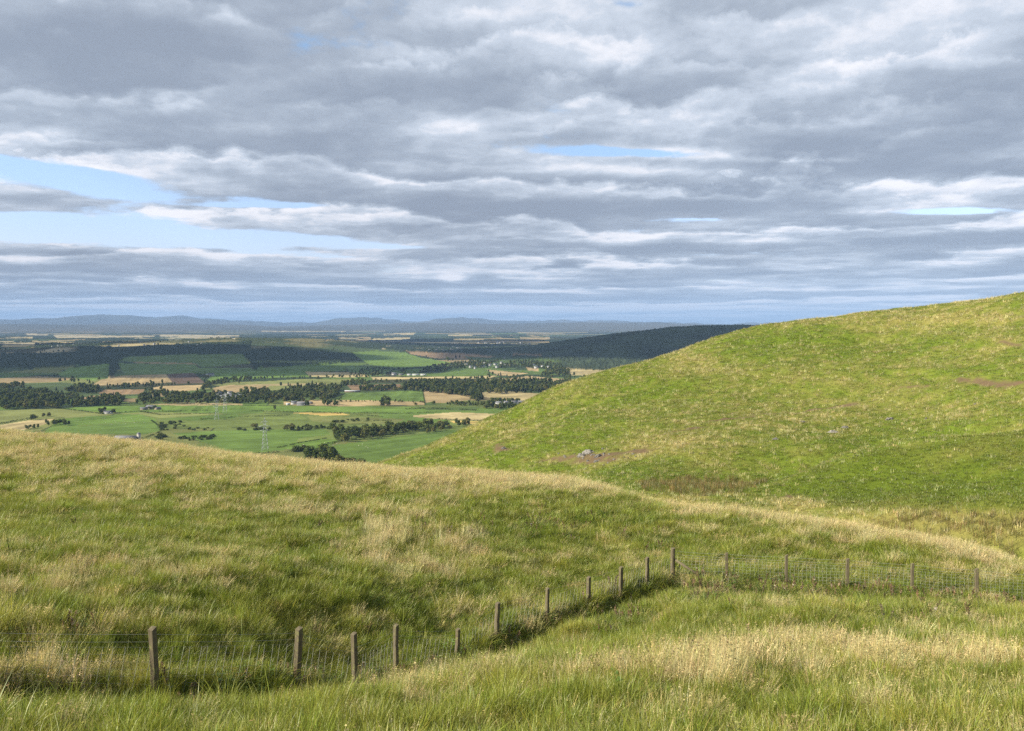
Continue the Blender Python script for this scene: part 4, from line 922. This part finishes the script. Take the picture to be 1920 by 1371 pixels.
RW = .0030
LTOP = [1178, 1176, 1177, 1182, 1173, 1184, 1131, 1103, 1082, 1063, 1045, 1028]
RTOP = [1037, 1041, 1048, 1057, 1067, 1078, 1090, 1104]
def build_fence(label, plist, tops, first_is_shared, widths, shear, wiremat, seed, strainer=None):
    root = empty('wire_fence', tuple(at(*plist[len(plist) // 2])[:2]) + (ZC - 9,)); tag(root, label, 'fence', 'stock fences on the slope')
    base = np.array(root.location)
    pts = []
    for (px, py, d), tp in zip(plist, tops):
        g = at(px, py, d); gz = float(Hn(np.array([g[0]]), np.array([g[1]]))[0]); h = float(np.clip(at(px, tp, d)[2] - gz, .95, 1.5)); pts.append((g[0], g[1], gz, h))
    n = len(pts)
    rg = np.random.default_rng(seed)
    for i, (x, y, z, h) in enumerate(pts):
        if first_is_shared and i == 0: continue
        a = pts[max(0, i - 1)]; b = pts[min(n - 1, i + 1)]; ang = math.atan2(b[1] - a[1], b[0] - a[0])
        st = strainer is not None and i == strainer
        me = post_mesh('strainer_post' if st else 'post', h, .17 if st else widths * rg.uniform(.92, 1.12), seed * 50 + i, .04 if st else .012)
        o = link('strainer_post' if st else 'post', me, [WOOD], root)
        o.location = (x - base[0], y - base[1], z - base[2]); o.rotation_euler = (rg.normal(0, .022), rg.normal(0, .022), math.atan2(y, x) + math.radians(-40) + rg.normal(0, .08) if not first_is_shared else ang + rg.normal(0, .06))
        if i == 1 and strainer is not None and not first_is_shared: o.rotation_euler = (.0, -.035, math.atan2(y, x) + math.radians(-42))
    # wires
    rel = [(x - base[0], y - base[1], z - base[2], h) for x, y, z, h in pts]
    def run(fr, r, mat, name):
        mb = MB()
        for (a, b) in zip(rel[:-1], rel[1:]):
            k = 6; P = []
            for j in range(k + 1):
                t = j / k; zz = fr(a, b, t) - .02 * math.sin(math.pi * t); P.append((a[0] + (b[0] - a[0]) * t, a[1] + (b[1] - a[1]) * t, zz))
            mb.path(P, r * (1.15 if mat == WIRE else .75))
        return mb.build(name, [mat], root)
    def ztop(dz): return lambda a, b, t: (a[2] + min(a[3], 1.2) - dz) * (1 - t) + (b[2] + min(b[3], 1.2) - dz) * t
    run(ztop(.06), RW, wiremat, 'top_wire'); run(ztop(.20), RW, wiremat, 'lower_wire')
    mb = MB(); rows = [0.06, .20, .34, .48, .62, .74]
    for (a, b) in zip(rel[:-1], rel[1:]):
        L = math.hypot(b[0] - a[0], b[1] - a[1])
        ta = min(a[3], 1.2) - .30; tb = min(b[3], 1.2) - .30
        for f in np.linspace(0.06, 1, 7):
            P = [(a[0] + (b[0] - a[0]) * t, a[1] + (b[1] - a[1]) * t, a[2] * (1 - t) + b[2] * t + (ta * (1 - t) + tb * t) * f - .012 * math.sin(math.pi * t)) for t in np.linspace(0, 1, 5)]
            mb.path(P, RW * (.85 if wiremat == WIRE else .42))
        m_ = max(2, int(L / (.16 if wiremat == WIRE else .20)))
        for j in range(1, m_):
            t = j / m_; t2 = t + shear * (ta / L) * rg.uniform(.7, 1.2); t2 = min(t2, 1.0)
            mb.path([(a[0] + (b[0] - a[0]) * t, a[1] + (b[1] - a[1]) * t, a[2] * (1 - t) + b[2] * t + .04), (a[0] + (b[0] - a[0]) * t2, a[1] + (b[1] - a[1]) * t2, a[2] * (1 - t2) + b[2] * t2 + (ta * (1 - t2) + tb * t2))], RW * (1.1 if wiremat == WIRE else 1))
    mb.build('wire_netting', [wiremat], root)
    return root, pts, base
fl, ptsL, bL = build_fence('old wire stock fence with weathered posts climbing from the lower left to the corner post', LEFT, LTOP, False, .122, .22, RUSTW, 3, strainer=len(LEFT) - 1)
fr_, ptsR, bR = build_fence('straight wire fence with bright netting running from the corner post to the right edge', [LEFT[-1]] + RIGHT, [LTOP[-1]] + RTOP, True, .12, .0, WIRE, 7)
c = ptsL[-1]; q = at(1322, 1092, 35.4); gz = float(Hn(np.array([q[0]]), np.array([q[1]]))[0])
mb = MB(); mb.tube((c[0] - bL[0] + .08, c[1] - bL[1], c[2] + .78 - bL[2]), (q[0] - bL[0], q[1] - bL[1], gz + .02 - bL[2]), .055, .055, 8); mb.build('brace', [WOOD], fl)
# ------------------------------------------------------------------ valley: trees, hedges, buildings, pylons
VIRR = (VX, VY)
def vhit(px, py):
    return hit(np.atleast_1d(px), np.atleast_1d(py), Hv, 950, 30000, 700)

def crown_mesh(name, h, rx, base, lobes, nq, qs, seed, cone=False):
    g = np.random.default_rng(seed); V = []; Fq = []; T = []; k = 0; L = []
    ch = h - base
    for i in range(lobes):
        if cone:
            t = (i + .5) / lobes; L.append((g.normal(0, .25), g.normal(0, .25), base + ch * t, rx * (1.05 - t) + .4, ch / lobes * .9))
        else:
            t = g.random(); a = g.uniform(0, 6.28); zz = base + ch * (.22 + .62 * t); rr = rx * .62 * math.sqrt(g.random()) * (1 - .35 * t)
            s = g.uniform(.38, .6); L.append((rr * math.cos(a), rr * math.sin(a), zz, rx * s, ch * s * .55))
    per = nq // len(L)
    for (cx, cy, cz, r, rz_) in L:
        tone = g.uniform(.75, 1.25)
        for _ in range(per):
            n = g.normal(0, 1, 3); n /= np.linalg.norm(n); rad = g.uniform(.72, 1.08)
            c = np.array([cx + n[0] * r * rad, cy + n[1] * r * rad, cz + n[2] * rz_ * rad])
            if c[2] < base * .6: continue
            nn = n + g.normal(0, .45, 3); nn /= np.linalg.norm(nn); u = np.cross(nn, [0.2, .3, 1]); u /= np.linalg.norm(u); v = np.cross(nn, u)
            s = qs * g.uniform(.6, 1.3); u *= s; v *= s * g.uniform(.6, 1)
            V += [c - u, c - v * .9, c + u, c + v]; w_ = tone * g.uniform(.75, 1.25); T += [(w_ * g.uniform(.92, 1.1), w_, w_ * .95)] * 4
            Fq.append([k, k + 1, k + 2, k + 3]); k += 4
    me = mesh_np(name, np.array(V), [np.array(Fq)]); attr_col(me, 'bv', np.array(T)); return me
def trunk_mesh(name, h, r, base, rx, seed):
    g = np.random.default_rng(seed); mb = MB(); top = base + (h - base) * .55
    mb.tube((0, 0, -1.5), (0, 0, base), r * 1.2, r, 7); mb.tube((0, 0, base), (.1, .05, top), r, r * .4, 6)
    for i in range(4):
        a = i * 1.6 + g.normal(0, .3); z0 = base + (top - base) * .2 * i
        mb.tube((0, 0, z0), (rx * .5 * math.cos(a), rx * .5 * math.sin(a), z0 + (h - base) * .35), r * .45, r * .15, 5)
    ks = sorted(mb.F); return mesh_np(name, np.vstack(mb.V), [np.array(mb.F[q]) for q in ks])
BARK = mat_plain('bark', (.10, .075, .055), .95, .05, .3, 2)
LEAF = mat_leaf('summer_leaf', (.070, .096, .024), (.115, .14, .036))
LEAF2 = mat_leaf('olive_leaf', (.11, .12, .036), (.15, .145, .045))
NEEDLE = mat_leaf('dark_needle', (.028, .044, .02), (.04, .058, .025), .1)
GORSE = mat_leaf('shrub_leaf', (.055, .08, .022), (.09, .105, .034))
def kind(base, h, rx, bs, lobes, nq, qs, mat, n, cone=False, sd=0):
    out = []
    for i in range(n):
        g = np.random.default_rng(sd + i); hh = h * g.uniform(.85, 1.15)
        cm = crown_mesh('crown', hh, rx * g.uniform(.9, 1.15), bs, lobes, nq, qs, sd + i, cone); cm.materials.append(mat)
        tm = trunk_mesh('trunk', hh, .028 * hh, bs, rx, sd + 50 + i); tm.materials.append(BARK); out.append((cm, tm, hh))
    return out
KINDS = dict(broadleaf_tree=kind('b', 15, 5.6, 3.0, 11, 560, .95, LEAF, 5, sd=600), olive_tree=kind('o', 13, 6.0, 2.0, 11, 520, .9, LEAF2, 3, sd=640),
             conifer_tree=kind('c', 17, 3.2, 1.5, 9, 420, .85, NEEDLE, 3, True, sd=660), shrub=kind('s', 3.6, 3.2, .2, 8, 260, .5, GORSE, 4, sd=680))
KN = dict(broadleaf_tree='broadleaf_tree', olive_tree='broadleaf_tree', conifer_tree='conifer_tree', shrub='shrub')
NT_ = [0]
def plant(kd, x, y, z, h, label, group):
    cm, tm, hh = KINDS[kd][RNG.integers(0, len(KINDS[kd]))]
    root = empty(KN[kd], (x, y, z), RNG.uniform(0, 6.28)); s = h / hh; root.scale = (s * RNG.uniform(.9, 1.2), s * RNG.uniform(.9, 1.2), s)
    tag(root, label, 'shrub' if kd == 'shrub' else 'tree', group)
    for nm, me in (('crown', cm), ('trunk', tm)):
        o = bpy.data.objects.new(nm, me); COL.objects.link(o); o.parent = root
    NT_[0] += 1
def in_world(poly, n, mind=0.0):
    W = vhit([p[0] for p in poly], [p[1] for p in poly])[:, :2]; lo, hi = W.min(0), W.max(0); P = []
    for _ in range(n * 60):
        if len(P) >= n: break
        q = lo + (hi - lo) * RNG.random(2)
        if inpoly(q[:1], q[1:], W)[0] and all((q[0] - a) ** 2 + (q[1] - b) ** 2 > mind ** 2 for a, b in P): P.append((q[0], q[1]))
    P = np.array(P); return np.concatenate([P, Hv(P[:, 0], P[:, 1])[:, None]], 1)
for poly, n, h0, h1, kd, mind, label, group in TREES:
    for x, y, z in in_world(poly, n, mind):
        k = kd if isinstance(kd, str) else kd[RNG.integers(0, len(kd))]
        plant(k, x, y, z - .3, RNG.uniform(h0, h1), label, group)
print('trees', NT_[0])

# woods too far and too dense to count
tc = bpy.data.collections.new('wood_trees')
for kd in ('broadleaf_tree', 'broadleaf_tree', 'olive_tree', 'conifer_tree'):
    for cm, tm, hh in KINDS[kd][:2]:
        o = bpy.data.objects.new('wood_tree.%03d' % len(tc.objects), cm); tc.objects.link(o)
WPS, WK = [], []
for poly, n, h0, h1, con in WOODS:
    q = in_world(poly, int(n * .72)); WPS.append(np.concatenate([q, RNG.uniform(h0, h1, (len(q), 1))], 1)); WK.append(RNG.random(len(q)) < con)
# hedgerow trees and small woods of the middle distance
for _ in range(1):
    d = RNG.uniform(2300, 9000, 7000); x = d * RNG.uniform(-.62, .2, 7000)
    m_ = (fbm(x / 420, d / 300, 4, 201) > .635) ; x, d = x[m_], d[m_]
    okf = np.ones(len(x), bool)
    for key, poly in FIELDS:
        if key.startswith('wood'): continue
        W = world_poly(poly); okf &= ~inpoly(x, d, W)
    x, d = x[okf], d[okf]; WPS.append(np.stack([x, d, Hv(x, d), RNG.uniform(7, 14, len(x))], 1)); WK.append(RNG.random(len(x)) < .2)
W = np.vstack(WPS); con = np.concatenate(WK); n = len(W)
idx = np.where(con, RNG.integers(6, 8, n), RNG.integers(0, 6, n)); s = W[:, 3] / 14.5
scatter('woodland', 'dark woods and hedgerow trees filling the valley floor', W[:, :3], np.stack([np.zeros(n), np.zeros(n), RNG.uniform(0, 6.28, n)], 1), np.stack([s * RNG.uniform(.9, 1.3, n), s * RNG.uniform(.9, 1.3, n), s], 1), idx, None, tc)
print('wood', n)

# hedges
def hedge(line, h, wdt, label, gaps=.12):
    P = vhit([p[0] for p in line], [p[1] for p in line])[:, :2]; V = []; Fq = []; T = []; k = 0; V0 = P[0]; g = RNG
    z0 = float(Hv(P[:1, 0], P[:1, 1])[0])
    for a, b in zip(P[:-1], P[1:]):
        L = np.linalg.norm(b - a); nn = int(L * 2.2 * max(1, wdt / 2.5)); t = np.sort(g.random(nn)); q = a + (b - a) * t[:, None]; e = (b - a) / L; nr_ = np.array([-e[1], e[0]])
        q = q + nr_ * g.normal(0, wdt * .33, nn)[:, None]; zz = Hv(q[:, 0], q[:, 1]); loc = fbm(q[:, 0] / 14, q[:, 1] / 14, 2, 77)
        for (x, y), z, lo in zip(q, zz, loc):
            if lo < gaps + .2: continue
            H_ = h * (.45 + 1.1 * lo); c = np.array([x - V0[0], y - V0[1], z - z0 + H_ * g.random() ** .7])
            n_ = g.normal(0, 1, 3); n_[2] = abs(n_[2]); n_ /= np.linalg.norm(n_); u = np.cross(n_, [.3, .2, 1]); u /= np.linalg.norm(u); v = np.cross(n_, u); s_ = g.uniform(.5, 1.0) * max(1, wdt / 3)
            V += [c - u * s_, c - v * s_, c + u * s_, c + v * s_]; w_ = g.uniform(.7, 1.3); T += [(w_, w_, w_)] * 4; Fq.append([k, k + 1, k + 2, k + 3]); k += 4
    me = mesh_np('hedge', np.array(V), [np.array(Fq)]); attr_col(me, 'bv', np.array(T)); o = link('hedge', me, [GORSE]); o.location = (V0[0], V0[1], z0)
    tag(o, label, 'hedge', 'hedges between the fields')
for a in HEDGES: hedge(*a)

# buildings
WHITE = mat_plain('white_harling', (.46, .45, .43), .9, .1, .08, .4); STONE = mat_plain('grey_brown_stone', (.26, .22, .17), .95, .1, .35, .7)
SLATE = mat_plain('slate_roof', (.13, .135, .15), .7, .25, .25, .5); TIN = mat_plain('sheet_metal_roof', (.16, .16, .175), .6, .3, .2, .15); LTIN = mat_plain('pale_sheet_roof', (.45, .46, .47), .6, .3, .1, .15)
DARKB = mat_plain('brown_boarding', (.16, .115, .08), .9, .1, .3, .6); GLASS = mat_plain('dark_window_glass', (.03, .035, .045), .2, .5, .1, 1); CONC = mat_plain('concrete_stave', (.42, .40, .36), .9, .1, .2, .5); DOORM = mat_plain('painted_door', (.10, .13, .16), .6, .3, .1, 1)
def gable_mesh(Lx, Ly, h, rise, over=.35):
    w_ = MB(); x, y = Lx / 2, Ly / 2
    w_.add([(-x, -y, -1), (x, -y, -1), (x, y, -1), (-x, y, -1), (-x, -y, h), (x, -y, h), (x, y, h), (-x, y, h), (-x, 0, h + rise), (x, 0, h + rise)],
           [[0, 1, 5, 4], [2, 3, 7, 6], [1, 2, 6, 9, 5], [3, 0, 4, 8, 7]])
    r_ = MB(); X_, Y_ = x + over, y + over; sl_ = rise / y; e = h - over * sl_ + .06; th = .22
    for s in (-1, 1):
        r_.add([(-X_, s * Y_, e), (X_, s * Y_, e), (X_, 0, h + rise + .06), (-X_, 0, h + rise + .06), (-X_, s * Y_, e + th), (X_, s * Y_, e + th), (X_, 0, h + rise + .06 + th), (-X_, 0, h + rise + .06 + th)],
               [[0, 1, 2, 3][::s], [4, 5, 6, 7][::-s], [0, 4, 5, 1][::s], [0, 3, 7, 4][::s], [1, 5, 6, 2][::s]])
    return w_, r_
def house(name, px, py, Lx, Ly, h, rise, rz, wm, rm, label, cat, group=None, chim=True, win=True, dz=0):
    q = vhit(px, py)[0]; root = empty(name, tuple(q + np.array([0, 0, dz])), rz); tag(root, label, cat, group)
    a, b = gable_mesh(Lx, Ly, h, rise); a.build('wall', [wm], root); rf = b.build('roof', [rm], root)
    if chim:
        mb = MB()
        for s in (-1, 1): mb.box((s * (Lx / 2 - .6), 0, h + rise + .7), (.9, .9, 1.8)); mb.box((s * (Lx / 2 - .6), 0, h + rise + 1.68), (1.1, 1.1, .16))
        mb.build('chimney', [wm], rf)
    if win:
        nw = max(2, int(Lx / 4))
        for i in range(nw):
            xx = -Lx / 2 + Lx * (i + .5) / nw
            mb = MB(); 
            if i == nw // 2 and h < 7: mb.box((xx, -Ly / 2 - .03, 1.0), (1.1, .1, 2.1)); mb.build('door', [DOORM], root)
            else: mb.box((xx, -Ly / 2 - .03, 1.6), (1.1, .1, 1.3)); mb.build('window', [GLASS], root)
    return root
def shed(px, py, Lx, Ly, h, rise, rz, wm, rm, label, name='farm_shed', dz=0):
    r = house(name, px, py, Lx, Ly, h, rise, rz, wm, rm, label, 'farm shed', None, False, False, dz)
    mb = MB(); mb.box((Lx * .2, -Ly / 2 - .04, h * .4 - .2), (Lx * .16, .12, h * .8)); mb.build('door', [GLASS], r); return r
house('cottage', 203, 776, 17, 8, 3.6, 3.2, .25, WHITE, SLATE, 'white cottage among dark trees at the edge of the sheep field', 'cottage')
house('farmhouse', 283, 767, 22, 9, 5, 3.5, -.2, STONE, SLATE, 'stone farmhouse among trees above the bright field', 'house')
shed(270, 768.5, 16, 9, 3.5, 2.2, .4, STONE, SLATE, 'low stone steading just left of the stone farmhouse')
shed(296, 768, 12, 8, 3.2, 2.4, 1.2, STONE, TIN, 'small stone outbuilding just right of the stone farmhouse')
shed(238, 829, 36, 20, 7.2, 3.2, .06, DARKB, TIN, 'large grey roofed barn beside the tower silo behind the near crest')
q = vhit(260.5, 829)[0]; rt = empty('silo', tuple(q)); tag(rt, 'pale domed tower silo beside the grey roofed barn', 'silo')
mb = MB(); mb.tube((0, 0, -1), (0, 0, 13.2), 3.0, 3.0, 20)
for k in range(9): mb.tube((0, 0, 1 + 1.4 * k), (0, 0, 1.12 + 1.4 * k), 3.06, 3.06, 20)
mb.build('tower', [CONC], rt)
mb = MB(); pr = [(3.1, 13.2), (2.9, 14.2), (2.2, 15.1), (1.2, 15.7), (.1, 15.95)]
for (r0, z0), (r1, z1) in zip(pr[:-1], pr[1:]): mb.tube((0, 0, z0), (0, 0, z1), r0, r1, 20, cap=False)
mb.build('dome', [TIN], rt, True); mb = MB(); mb.box((1.6, -2.9, 6.5), (.9, .7, 13)); mb.build('chute', [TIN], rt)
shed(568, 760, 26, 14, 6, 2.6, .05, TIN, TIN, 'grey blue farm shed in the roadside farmyard')
house('farmhouse', 551, 758.5, 12, 8, 5, 3.2, .1, WHITE, SLATE, 'white farmhouse at the left of the roadside farmyard', 'house')
shed(540, 759.5, 9, 6, 3, 1.6, .3, WHITE, LTIN, 'small white outbuilding left of the roadside farmhouse'); shed(582, 757.5, 10, 7, 3.4, 2, -.3, STONE, SLATE, 'stone outbuilding right of the grey blue farm shed')
shed(661, 735.5, 44, 10, 3.6, 1.6, .03, DARKB, LTIN, 'long brown shed with a pale roof above the green field')
house('farmhouse', 396, 704.5, 20, 9, 5.5, 3.6, .1, WHITE, SLATE, 'white farmhouse alone below the dark hillside', 'house'); shed(388, 704.5, 12, 8, 3.5, 2, .1, WHITE, LTIN, 'white outbuilding left of the lone white farmhouse')
for px, L_, lb in ((768, 18, 'leftmost'), (780, 26, 'middle'), (794, 22, 'rightmost')): shed(px, 704, L_, 10, 3.6, 1.8, .04, WHITE, LTIN, '%s of the three long white sheds in the valley farmstead' % lb)
house('farmhouse', 739, 703.5, 18, 9, 6, 3.6, .1, WHITE, SLATE, 'white farmhouse left of the three long white sheds', 'house'); shed(752, 704, 18, 9, 4, 2.2, .1, STONE, TIN, 'stone barn between the white farmhouse and the long white sheds')
TOWN_W, TOWN_R, PROTO = [], [], None
def town(n, cx, cy, sx, sy, label, group, hs=(4.5, 7)):
    for _ in range(n):
        px, py = RNG.normal(cx, sx), RNG.normal(cy, sy); q = vhit(px, py)[0]; q[2] = max(q[2], 0) + 1.5
        Lx, Ly = RNG.uniform(9, 18), RNG.uniform(7, 9); h = RNG.uniform(*hs); a, b = gable_mesh(Lx, Ly, h, Ly * .36)
        rt = empty('house', tuple(q), RNG.normal(0, .5)); tag(rt, label, 'house', group)
        a.build('wall', [WHITE], rt); b.build('roof', [SLATE if RNG.random() < .7 else TIN], rt)
for a in TOWNS: town(*a)

# pylons
STEEL = mat_plain('galvanised_steel', (.40, .42, .43), .5, .4, .1, 1, .3)
INS = mat_plain('insulator_glass', (.16, .15, .14), .3, .5, .1, 1)
def pylon_parts():
    T = MB(); H_ = 47.0; n = 9; rr = .105
    hw = lambda t: 3.6 * (1 - t) ** 1.25 + .75 + .0 * t
    lv = [1 - (1 - i / n) ** 1.18 for i in range(n + 1)]
    for i in range(n):
        z0, z1 = H_ * lv[i], H_ * lv[i + 1]; a, b = hw(lv[i]), hw(lv[i + 1]) if i < n - 1 else .25
        c0 = [(-a, -a, z0), (a, -a, z0), (a, a, z0), (-a, a, z0)]; c1 = [(-b, -b, z1), (b, -b, z1), (b, b, z1), (-b, b, z1)]
        for k in range(4):
            j = (k + 1) % 4
            T.tube(c0[k], c1[k], rr * 1.3, n=4); T.tube(c0[k], c1[j], rr * .7, n=4); T.tube(c0[j], c1[k], rr * .7, n=4); T.tube(c1[k], c1[j], rr * .7, n=4)
    arms = []
    for z, L in ((28.5, 6.6), (34.5, 8.2), (40.5, 5.6)):
        for s in (-1, 1):
            A = MB(); b = hw(z / H_)
            for y in (-b, b): A.tube((s * b, y, z), (s * L, 0, z + .2), rr, n=4); A.tube((s * b, y, z + 2.1), (s * L, 0, z + .2), rr, n=4); A.tube((s * (b + L) / 2, y / 2, z + .1), (s * (b * .6 + L * .4), y * .6, z + 1.5), rr * .7, n=4)
            I = MB()
            for k in range(8): I.tube((s * L, 0, z - .2 - k * .3), (s * L, 0, z - .4 - k * .3), .22, .12, 6)
            arms.append((A, I))
    return T, arms
pyl = []
for i, (px, py, rz, sc_, label) in enumerate([(497, 845, .15, 1.08, 'tall lattice pylon nearest the viewer standing in the green field'), (406.5, 788, .2, .95, 'left one of the two smaller pylons in the distance'), (422, 773, .2, .95, 'farthest pylon standing just right of another small one')]):
    q = vhit(px, py)[0]; root = empty('pylon', tuple(q), rz); root.scale = (sc_,) * 3; tag(root, label, 'pylon', 'power line pylons crossing the fields')
    if i == 0:
        T, arms = pylon_parts(); pm = [('lattice_tower', T.build('lattice_tower', [STEEL], root).data, [])]
        for A, I in arms:
            o = A.build('cross_arm', [STEEL], root); o2 = I.build('insulator', [INS], o); pm.append(('cross_arm', o.data, [('insulator', o2.data)]))
    else:
        for nm, me, ch in pm:
            o = bpy.data.objects.new(nm, me); COL.objects.link(o); o.parent = root
            for n2, m2 in ch: o2 = bpy.data.objects.new(n2, m2); COL.objects.link(o2); o2.parent = o

# sheep on the bright field
FLEECE = mat_plain('fleece', (.66, .62, .54), 1, .02, .1, 6); FACE = mat_plain('sheep_face', (.06, .05, .045), .9, .1, .1, 6)
def sheep_mesh():
    bm = bmesh.new(); bmesh.ops.create_uvsphere(bm, u_segments=12, v_segments=8, radius=1)
    for v in bm.verts: v.co = Vector((v.co.x * .62 * (1 + .06 * math.sin(9 * v.co.z)), v.co.y * .34, v.co.z * .33 + .72))
    nb = len(bm.faces)
    def lump(c, s, seg=8):
        r = bmesh.ops.create_uvsphere(bm, u_segments=seg, v_segments=6, radius=1)
        for v in r['verts']: v.co = Vector((v.co.x * s[0] + c[0], v.co.y * s[1] + c[1], v.co.z * s[2] + c[2]))
    lump((.62, 0, .86), (.17, .13, .2)); lump((.80, 0, .82), (.15, .085, .10)); lump((.68, .13, .93), (.04, .09, .03), 6); lump((.68, -.13, .93), (.04, .09, .03), 6)
    for x in (-.36, .36):
        for y in (-.15, .15):
            r = bmesh.ops.create_cone(bm, segments=6, radius1=.035, radius2=.06, depth=.5, cap_ends=True)
            for v in r['verts']: v.co += Vector((x, y, .25))
    for i, f in enumerate(bm.faces):
        f.material_index = 0 if i < nb + 40 else 1; f.smooth = True
    me = bpy.data.meshes.new('sheep'); bm.to_mesh(me); bm.free(); me.materials.append(FLEECE); me.materials.append(FACE); return me
sm = sheep_mesh()
for poly, n, lb, gp in SHEEP:
    for x, y, z in in_world(poly, n, 6):
        o = bpy.data.objects.new('sheep', sm); COL.objects.link(o); o.location = (x, y, z); o.rotation_euler = (0, 0, RNG.uniform(0, 6.28)); o.scale = (1.1,) * 3; tag(o, lb, 'sheep', gp)

# rocks breaking through the turf of the far slope
ROCK = None
m, nt, out = new_mat('lichened_rock'); N = NT(nt); tc_ = N.n('ShaderNodeTexCoord').outputs['Object']; f = N.noise(tc_, 3.0, 8, .7); g_ = N.noise(tc_, 1.2, 4, .6)
cc = N.mix(N.ss(f, .35, .65), (.09, .085, .078), (.34, .32, .29)); cc = N.mix(N.ss(g_, .55, .7), cc, (.30, .26, .16)); nt.links.new(N.diffuse(cc, .95, .1, N.bump(f, 1.0, .2)), out.inputs[0]); ROCK = m
for i, (px, py, wpx, hpx, label) in enumerate(ROCKS):
    q = hit([px], [py], lambda a, b: bil(Gh, a, b), 55, 300, 500)[0]; R_ = wpx / F * q[1] / 2; hh = max(.25, hpx / F * q[1])
    g = np.random.default_rng(800 + i); bm = bmesh.new(); bmesh.ops.create_icosphere(bm, subdivisions=3, radius=1)
    for v in bm.verts:
        n_ = np.array(v.co); k = 1 + .5 * (vnoise(n_[0] * 1.8 + i * 7, n_[1] * 1.8 + n_[2] * 2.1, 900 + i) - .5) + .35 * (vnoise(n_[0] * 4.5 + i, n_[2] * 4.5 + n_[1] * 3, 910 + i) - .5)
        s = float(k); v.co = Vector((n_[0] * R_ * s, n_[1] * R_ * .6 * s, n_[2] * hh * s * .8))
    bm.verts.ensure_lookup_table(); me = bpy.data.meshes.new('rock'); bm.to_mesh(me); bm.free(); o = link('rock', me, [ROCK]); o.location = (q[0], q[1], q[2] + hh * .02); o.rotation_euler = (.25, 0, g.uniform(-.4, .4)); tag(o, label, 'rock', 'loose scree stones on the far slope' if 'loose stone' in label else 'rocks in the turf of the far slope')

# clouds to the west, beyond the left edge of the picture, that shade the middle of the valley
CL = []
m, nt, out = new_mat('cloud_vapour'); N = NT(nt); nt.links.new(N.diffuse((.85, .86, .88), 1, 0), out.inputs[0])
ALT = 3900.0; OFF = np.array([SUNV.x, SUNV.y]) / SUNV.z
bm = bmesh.new()
for px, d, rx, ry in SHADES:
    cx = (px - 960) / F * d; c = np.array([cx, d]) + OFF * (ALT - 20)
    r = bmesh.ops.create_icosphere(bm, subdivisions=5, radius=1)
    for v in r['verts']:
        n_ = v.co.copy(); wx, wy = c[0] + n_.x * rx, c[1] + n_.y * ry
        k = .72 + .75 * float(fbm(wx / 900, wy / 900, 4, 301)); hgt = 420 * (1 if n_.z > 0 else .3) * (.5 + .9 * float(fbm(wx / 500, wy / 500, 3, 311)))
        v.co = Vector((c[0] + n_.x * rx * k, c[1] + n_.y * ry * k, ALT + n_.z * hgt))
me = bpy.data.meshes.new('clouds'); bm.to_mesh(me); bm.free(); me.polygons.foreach_set('use_smooth', np.ones(len(me.polygons), bool)); o = link('clouds', me, [m]); tag(o, kind='structure')
